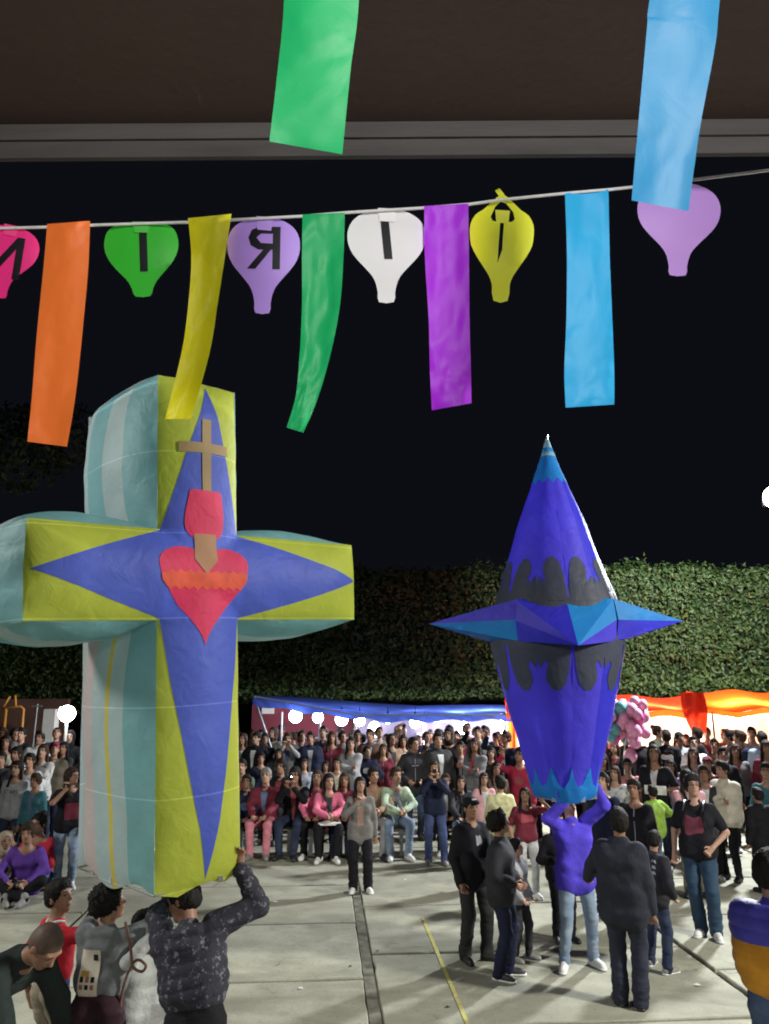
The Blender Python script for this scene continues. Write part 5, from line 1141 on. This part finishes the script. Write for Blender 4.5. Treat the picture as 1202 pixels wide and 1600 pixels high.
# curly boy in black sweatshirt
e, J, s = hero(788, 1528, 1270, dict(hpitch=-16, hyaw=18, handa=(-.12, -.16, .98), handb=(.13, -.16, .98), elba=(-1, .7, 0), elbb=(1, .7, 0), puff=.016, hem=-.09, girth=.02, foota=(-.09, .04, .085), footb=(.10, -.03, .085), flare=.012), 1.25, SKIN[0], cloth((.022, .022, .026)), nav, 'curly', HAIR, SHB, 'curly haired boy in a plain black sweatshirt and navy trousers', sole=RUBW)
# small kid behind
e, J, s = hero(813, 1500, 1312, dict(hpitch=-14, hyaw=10, puff=.01, handa=(-.15, -.15, .9), handb=(.15, -.15, .9), foota=(-.11, .03, .085), footb=(.13, -.08, .085)), .9, SKIN[2], lgr, char, 'bowl', HAIR, SHG, 'small child in a light grey vest peeking behind the curly boy')
# woman red print tee, light trousers, arm up to balloon
e, J, s = hero(826, 1402, 1232, dict(hpitch=-20, hyaw=-15, handa=(-.24, -.06, .86), handb=(.24, -.25, 1.50), elbb=(1, .1, -.5), sleeve='short', hem=.0, foota=(-.08, 0, .085), footb=(.12, -.04, .085)), .1, SKIN[0], mar, cloth((.42, .42, .42)), 'long', HAIR, SHW, 'woman in a dark red T shirt and pale grey trousers left of the blue hoodie', sole=RUBW)
chestprint(e, J, cloth((.36, .07, .09)), .2, .13, .30, -.145, 'print'); bandmesh(e, J, BLACKP, -.02, .03, 'belt', .118)
# blue hoodie man holding balloon
bhp = dict(hpitch=-48, hyaw=8, handa=(-.17, -.28, 1.66), handb=(.20, -.22, 1.80), elba=(-1, -.3, -.4), elbb=(1, -.2, -.3), shruga=.05, shrugb=.07, hdira=(.1, -.1, 1), hdirb=(-.2, -.1, 1), gripa=(0, 1, 0), gripb=(0, 1, 0), puff=.012, hood=1, hem=-.12, foota=(-.17, -.02, .085), footb=(.17, .05, .085), toea=(-.5, -1, 0), lean=-3)
e, J, s = hero(906, 1512, 1282, bhp, .12, SKIN[0], cloth((.075, .05, .50)), jeanl, 'short', HAIRB, SHW, 'man in a bright blue hoodie with both arms up holding the pointed balloon', sole=RUBW, h=1.68)
# man behind him
e, J, s = hero(880, 1470, 1272, dict(hpitch=-15, hyaw=10, handa=(-.15, -.2, 1.1), handb=(.15, -.2, 1.1), puff=.016, hood=1, foota=(-.1, 0, .085), footb=(.12, -.04, .085)), .2, SKIN[1], blk, blk, 'hoodup', blk, SHB, 'man in black half hidden behind the blue hoodie')
# arms up person right behind
e, J, s = hero(952, 1420, 1265, dict(hpitch=-25, hyaw=-25, handa=(-.26, -.18, 1.74), handb=(.16, -.2, 1.05), elba=(-1, -.1, -.6), shruga=.05, hdira=(.1, 0, 1), gripa=(0, 1, 0), sleeve='short', foota=(-.1, 0, .085), footb=(.1, .03, .085)), -.2, SKIN[0], nav, nav, 'short', HAIR, SHB, 'person in a navy T shirt reaching one bare arm up to the pointed balloon', h=1.66)
# man black jacket from behind, reaching left
e, J, s = hero(985, 1574, 1265, dict(hpitch=-10, hyaw=18, handb=(.40, -.34, .98), elbb=(.6, .5, -.6), handa=(-.24, -.04, .82), puff=.02, hem=-.13, girth=.025, hood=0, collar=1, foota=(-.10, 0, .085), footb=(.08, -.02, .085), flare=.02, toea=(.1, -1, 0), toeb=(.6, -1, 0)), PI - .45, SKIN[1], cloth((.020, .022, .032)), cloth((.024, .026, .042)), 'short', HAIR, SHB, 'heavy man in a black jacket seen from behind, reaching left', sole=BLACKP)
# man behind with logo sleeve
e, J, s = hero(1030, 1516, 1300, dict(hpitch=-5, hyaw=20, lean=8, handa=(-.2, -.15, .9), handb=(.2, -.2, .95), puff=.016, hood=1, hem=-.08, foota=(-.16, .05, .085), footb=(.16, -.06, .085), flare=.01), PI - .9, SKIN[0], cloth((.018, .018, .022)), jeand, 'short', HAIR, SHG, 'man in a black jacket with pale lettering across the shoulders and dark jeans', sole=RUBW)
for k in range(9): decal(e, J, [(-.11 + .08 * (k % 3), .38 - .07 * (k // 3)), (-.05 + .08 * (k % 3), .385 - .07 * (k // 3)), (-.06 + .08 * (k % 3), .425 - .07 * (k // 3)), (-.10 + .08 * (k % 3), .42 - .07 * (k // 3))], lgr, 'back_print', True)
# student with backpack and glasses
e, J, s = hero(1103, 1462, 1212, dict(hpitch=-12, hyaw=22, turn=-8, handa=(-.26, -.02, .84), handb=(.16, -.14, .95), elbb=(1, .6, 0), sleeve='short', puff=.006, foota=(-.04, .02, .085), footb=(.12, -.06, .085), flare=.018, curl=.7), -.45, SKIN[2], blk, cloth((.022, .045, .08), 'denim', (.03, .06, .10)), 'bowl', HAIR, SHW, 'student with glasses, black T shirt and black backpack, hand in pocket', sole=RUBW)
chestprint(e, J, cloth((.16, .04, .06)), .20, .20, .24, -.145, 'print')
gl = MB()
for sx in (-1, 1): gl.tube([V3(sx * .031 + .02 * math.cos(a), -.112, .008 + .016 * math.sin(a)) for a in [k * PI / 6 for k in range(13)]], .0025, 5); gl.tube([V3(sx * .05, -.11, .012), V3(sx * .078, .0, .01)], .002, 5)
o = gl.build('glasses', BLACKP, e); o.matrix_local = Matrix.Translation(J['hd']) @ J['HR'].to_4x4()
bp_ = sdf_mesh('backpack', [('c', (-.09, 0, .12), (.09, 0, .12), .08, .08, .05), ('c', (-.10, .02, -.08), (.10, .02, -.08), .10, .10, .05), ('c', (-.08, .09, -.08), (.08, .09, -.08), .05, .05, .03)], .012, lambda P: fold(P, 20, 1) * .005)
o = link('backpack', bp_, cloth((.02, .022, .03)), None); bpy.context.view_layer.update(); o.matrix_world = e.matrix_world @ Matrix.Translation(J['P'](0, .20, .24)) @ J['R'].to_4x4(); tag(o, 'black backpack on the back of the student with glasses', 'backpack')
for sx in (-1, 1):
    st_ = MB().tube([V3(*v) for v in ((sx * .10, -.02, .17), (sx * .105, -.20, .25), (sx * .105, -.31, .18), (sx * .11, -.335, .05), (sx * .125, -.26, -.08), (sx * .12, -.05, -.12))], .014, 6).build('strap', BLACKP, o, True)
# lime jacket boy from behind, turned right
e, J, s = hero(1030, 1372, 1228, dict(hpitch=-8, hyaw=-20, handb=(-.30, -.30, 1.12) and (.30, -.05, .86), handa=(-.34, -.18, 1.08), elba=(-.8, .8, -.3), puff=.02, hem=-.08, girth=.02), PI + .5, SKIN[0], lime, jean, 'short', HAIR, SHB, 'boy in a bright lime green jacket seen from behind')
# cream sweater arms crossed, facing left
e, J, s = hero(1146, 1375, 1190, dict(hpitch=-4, hyaw=-10, handa=(.12, -.22, 1.14), handb=(-.14, -.20, 1.20), elba=(-1, .2, -.7), elbb=(1, .2, -.7), puff=.02, hem=-.05, girth=.03), -1.0, SKIN[0], crm, blk, 'short', HAIR, SHB, 'man in a cream sweater with folded arms in front of the blue bin')
# dark person at right edge
e, J, s = hero(1200, 1395, 1232, dict(hpitch=-8, puff=.02, hem=-.1, foota=(-.1, 0, .085), footb=(.1, 0, .085)), PI + .2, SKIN[1], blk, blk, 'short', HAIR, SHB, 'dark figure cut by the right edge above the mustard vest')
# mustard and blue puffer man, back view at right
Ym = 5.05
e, J, s = hero(1174, 1720, 1330, dict(hpitch=-4, hyaw=-14, handa=(-.27, -.10, .88), handb=(.08, -.34, 1.04), elba=(-1, .8, 0), elbb=(.4, .0, -1), puff=.024, girth=.02, hem=.19, nohang=1, quilt=1, foota=(-.12, 0, .085), footb=(.12, 0, .085), hood=1), PI - .72, SKIN[2], cloth((.50, .22, .02), 'puffer'), jean, 'short', HAIR, SHB, 'man in a mustard padded jacket with a blue yoke, from behind at the right edge', Y=Ym, vox=.009)
BLP = cloth((.06, .055, .34), 'puffer'); TPd = J['P']
tm_ = _cache['h%d' % _ci[0]][2]; tm_.materials.append(BLP); inv = np.array(J['R']).T; nv = len(tm_.vertices); co = np.empty(nv * 3, dtype=np.float32); tm_.vertices.foreach_get('co', co); qv = (co.reshape(-1, 3) - np.array(J['pel'])) @ np.array(J['R'])
for p_ in tm_.polygons:
    c_ = qv[list(p_.vertices)].mean(0)
    if c_[2] > .30 or c_[0] < -.20 or c_[1] < -.12: p_.material_index = 1
for c_ in e.children:
    if c_.name.split('.')[0] == 'top': c_.material_slots[1].link = 'DATA'
# person beside, blue hood at right edge
e, J, s = hero(1228, 1700, 1300, dict(hpitch=-4, puff=.02, hem=-.1, hood=1), PI, SKIN[0], blu, jeand, 'short', HAIR, SHB, 'person in a blue jacket mostly cut off by the right edge', Y=5.6, vox=.012, h=1.66)
# ---- the team under the cross balloon
# boy in red shirt
e, J, s = hero(124, 1640, 1376, dict(pelvis=(0, .02, .91), hpitch=-12, hyaw=-60, turn=-20, handb=(.30, -.10, 1.58) and (.20, .05, .85), handa=(-.38, -.16, 1.58), elba=(-.8, -.2, -.8), hdira=(0, -.1, 1), gripa=(0, 1, 0), sleeve='short', puff=.006, hem=.20, nohang=1, foota=(-.1, 0, .085), footb=(.1, 0, .085)), PI - .55, SKIN[0], cloth((.50, .02, .035)), khaki, 'short', HAIR, SHB, 'boy in a red football shirt with white collar, one arm up to the cross balloon', Y=5.75, vox=.009)
P_ = J['P']; MB().tube([P_(.075 * math.cos(a), .01 + .062 * math.sin(a), .487 + .012 * math.cos(a * 2)) for a in [k * PI / 10 for k in range(21)]], .010, 6).build('collar', wht, e, True)
for k in range(3): MB().tube([P_(.09 + .025 * k, .085 - .012 * k, .44), P_(.15 + .018 * k, .07 - .01 * k, .415)], .004, 5).build('shoulder_stripe', wht, e)
bandmesh(e, J, cloth((.03, .035, .10)), -.0, .13, 'shirt_tail', .128)
# bent bald man in the corner
e, J, s = hero(30, 1700, 1450, dict(pelvis=(0, .12, .90), lean=58, hpitch=-10, hyaw=0, handa=(-.22, -.62, .60), handb=(.12, -.60, .62), elba=(-1, .2, 0), elbb=(1, .2, .2), puff=.014, hem=-.04, foota=(-.12, .02, .085), footb=(.12, .02, .085)), 1.15, SKIN[0], cloth((.022, .03, .028)), jean, 'crop', mat('shaved_hair', (.10, .065, .05), .6, .3, .1), SHB, 'man with a shaved head in a dark green sweater bending down at the left corner', Y=5.3, vox=.009, h=1.72)
# grey hoodie guy
e, J, s = hero(194, 1690, 1388, dict(pelvis=(0, .04, .90), hpitch=-18, hyaw=-60, lean=8, handa=(-.32, -.34, 1.60), handb=(.14, -.38, 1.58), elba=(-1, .2, -.5), elbb=(.6, .1, -1), shruga=.03, shrugb=.03, hdira=(0, -.2, 1), hdirb=(0, -.3, 1), gripa=(0, 1, 0), gripb=(0, 1, 0), puff=.008, hood=1, hem=.18, nohang=1, girth=-.004, foota=(-.12, 0, .085), footb=(.12, 0, .085)), PI - .12, SKIN[0], cloth((.13, .14, .145)), cloth((.03, .012, .018)), 'curly', HAIR, SHB, 'youth in a grey hoodie with a paper bib on the back, both hands raised', Y=5.5, vox=.009)
BIB = mat('bib_paper', (.62, .57, .47), .7, .3, .12, 9)
def backsheet(e, J, m, x0, x1, z0_, z1_, off, name):
    return decal(e, J, rect(x0, x1, z0_, z1_), m, name, True, (off - .16) * .9)
for c_ in e.children:
    if c_.name.split('.')[0] == 'top': gtop = c_
backsheet(e, J, BIB, -.03, .115, .07, .37, .168, 'bib')
backsheet(e, J, cloth((.40, .27, .06)), .04, .10, .20, .235, .172, 'bib_print'); backsheet(e, J, BLACKP, -.015, .02, .30, .34, .172, 'bib_print')
for k in range(6): decal(e, J, rect(-.005 + .04 * (k % 3), .022 + .04 * (k % 3), .12 + .045 * (k // 3), .15 + .05 * (k // 3)), BLACKP if k % 2 else cloth((.3, .12, .1)), 'bib_print', True, .008)
bpy.context.view_layer.update()
for k in range(3): # white lettering down the raised sleeve
    p_ = J['shb'].lerp(J['elb'], .55 + .0 * k); d_ = (J['elb'] - J['shb']).normalized()
cu = bpy.data.curves.new('t', 'FONT'); cu.body = 'YOUNG'; cu.size = .075; cu.extrude = .002; cu.align_x = 'CENTER'; cu.align_y = 'CENTER'
for k, ky in (('ela', 'wra'),):
    to = bpy.data.objects.new('t', cu); me = bpy.data.meshes.new_from_object(to); bpy.data.objects.remove(to); me.materials.clear(); o = link('sleeve_lettering', me, wht, e)
    d_ = (J[ky] - J[k]).normalized(); up = V3(0, 1, .1); zx = (up - d_ * up.dot(d_)).normalized(); yx = zx.cross(d_); o.matrix_local = Matrix.Translation(J[k].lerp(J[ky], .5) + zx * .078) @ Matrix((d_, yx, zx)).transposed().to_4x4()
bandmesh(e, J, cloth((.04, .05, .10), 'camo', (.40, .25, .25)), -.135, -.09, 'waist_strap', .155)
# light grey sweatshirt, jeans
e, J, s = hero(254, 1690, 1425, dict(pelvis=(0, .05, .90), hpitch=-22, hyaw=15, lean=4, handa=(-.16, -.30, 1.56), handb=(.12, -.32, 1.56), elba=(-1, -.2, -.6), elbb=(.8, -.2, -.6), hdira=(0, 0, 1), hdirb=(0, 0, 1), puff=.012, hem=-.03, nohang=1, foota=(-.2, .0, .085), footb=(.16, .12, .085)), .9, SKIN[1], cloth((.36, .37, .36)), cloth((.28, .33, .40), 'denim', (.5, .54, .58)), 'short', HAIR, SHW, 'person in a light grey sweatshirt between the grey hoodie and the speckled jacket', Y=5.7, vox=.010)
# speckled jacket man, head bent
e, J, s = hero(336, 1690, 1384, dict(pelvis=(.0, .04, .92), hpitch=6, hyaw=74, hroll=0, lean=13, side=14, handa=(-.14, -.24, 1.70), handb=(.22, -.34, 1.54), elba=(-1, 0, -.5), elbb=(1, .3, -.6), shruga=.05, hdira=(.1, 0, 1), hdirb=(.1, -.1, 1), gripa=(0, 1, 0), gripb=(0, 1, 0), puff=.018, girth=.0, hem=.19, nohang=1, quilt=1, hood=1, foota=(-.12, 0, .085), footb=(.12, 0, .085), flare=.01), PI - .15, SKIN[1], camo, cloth((.010, .010, .013)), 'short', HAIR, SHB, 'man in a dark speckled padded jacket and black track trousers under the cross balloon', Y=5.05, vox=.009)
for k, sx in (('hpb', 1),):
    a_, b_ = J['hpb'] + V3(.105, .02, 0), J['knb'] + V3(.082, .01, 0)
    for q_ in (0, .018, .036): MB().tube([a_ + V3(0, q_, 0), b_ + V3(0, q_, 0)], .005, 5).build('side_stripe', wht, e)
put(e, 'white_cloth', MB().box((0, 0, 0), (.17, .02, .13)), wht, (.20, .04, .92), 'white folded cloth at the hip of the speckled jacket man', 'cloth')
# gas hose hanging by the hands
hp_ = [near(196, 1440, 4.9), near(204, 1480, 4.85), near(208, 1510, 4.85), near(222, 1518, 4.85), near(228, 1508, 4.85), near(214, 1500, 4.85), near(200, 1520, 4.85), near(190, 1560, 4.85), near(188, 1600, 4.85), near(200, 1640, 4.8)]
hc = []
for i in range(len(hp_) - 1):
    a, b, c_, d_ = hp_[max(i - 1, 0)], hp_[i], hp_[i + 1], hp_[min(i + 2, len(hp_) - 1)]
    for k in range(6):
        t_ = k / 6; hc.append(.5 * ((2 * b) + (c_ - a) * t_ + (2 * a - 5 * b + 4 * c_ - d_) * t_ * t_ + (3 * b - a - 3 * c_ + d_) * t_ ** 3))
tag(MB().tube(hc, .009, 8).build('rope', mat('brown_rope', (.16, .08, .06), .7, .3, .2), None, True), 'thin brown rope looping down beside the grey hoodie youth', 'rope')
for k, (px_, py_) in enumerate(((590, 1487), (634, 1375), (548, 1511), (470, 1545), (662, 1440), (1090, 1540), (700, 1575), (430, 1410))):
    g_ = ground(px_, py_); sc_ = MB(); r_ = random.uniform(.02, .045); a_ = random.uniform(0, 3)
    sc_.add([(r_ * math.cos(a_), r_ * math.sin(a_), .006), (-r_ * math.sin(a_), r_ * math.cos(a_), .014), (-r_ * math.cos(a_), -r_ * math.sin(a_), .005), (r_ * .6 * math.sin(a_), -r_ * .6 * math.cos(a_), .016)], [(0, 1, 2, 3)])
    o = sc_.build('paper_scrap', wht if k % 2 else char); o.location = g_; tag(o, ('dark scrap of paper on the drain strip', 'white scrap lying on the slab right of the grey blazer woman', 'tiny dark scrap left of the drain strip', 'white scrap on the slab left of the lower drain strip', 'dark scrap beside the top of the yellow line', 'white scrap near the mustard jacket man', 'dark scrap near the lower end of the yellow line', 'white scrap on the slab beside the cross balloon')[k], 'litter', 'litter on the slabs')
# stroller
st_ = empty('stroller', tuple(ground(955, 1330)), .4, 'small folding stroller behind the people at the blue balloon', 'stroller')
for sx in (-.2, .2): MB().tube([(sx, -.35, .12), (sx, .0, .55), (sx, .28, 1.0)], .014).tube([(sx, .30, .12), (sx, .0, .55)], .014).build('frame', WHITEM, st_, True)
MB().tube([(-.2, .28, 1.0), (.2, .28, 1.0)], .016).build('handle', BLACKP, st_); MB().box((0, -.02, .45), (.36, .34, .05)).box((0, .15, .68), (.36, .05, .45)).build('seat', pld, st_)
for sx in (-.2, .2):
    for y_ in (-.35, .30): MB().tube([(sx - .02, y_, .09), (sx + .02, y_, .09)], .09, 16).build('wheel', BLACKP, st_)
# red toy bag on the ground
rt = empty('red_bag', tuple(ground(846, 1352)), .3, 'small red bag with a handle on the ground right of the pale trousers', 'bag')
link('body', sdf_mesh('body', [('c', (-.09, 0, .10), (.09, 0, .10), .09, .09, .03), ('c', (0, 0, .18), (.02, 0, .26), .07, .04, .03)], .014, lambda P: fold(P, 20, 2) * .008), red, rt)
MB().tube([(-.08, 0, .16), (-.03, 0, .33), (.05, 0, .33), (.09, 0, .16)], .01).build('handle', BLACKP, rt, True)
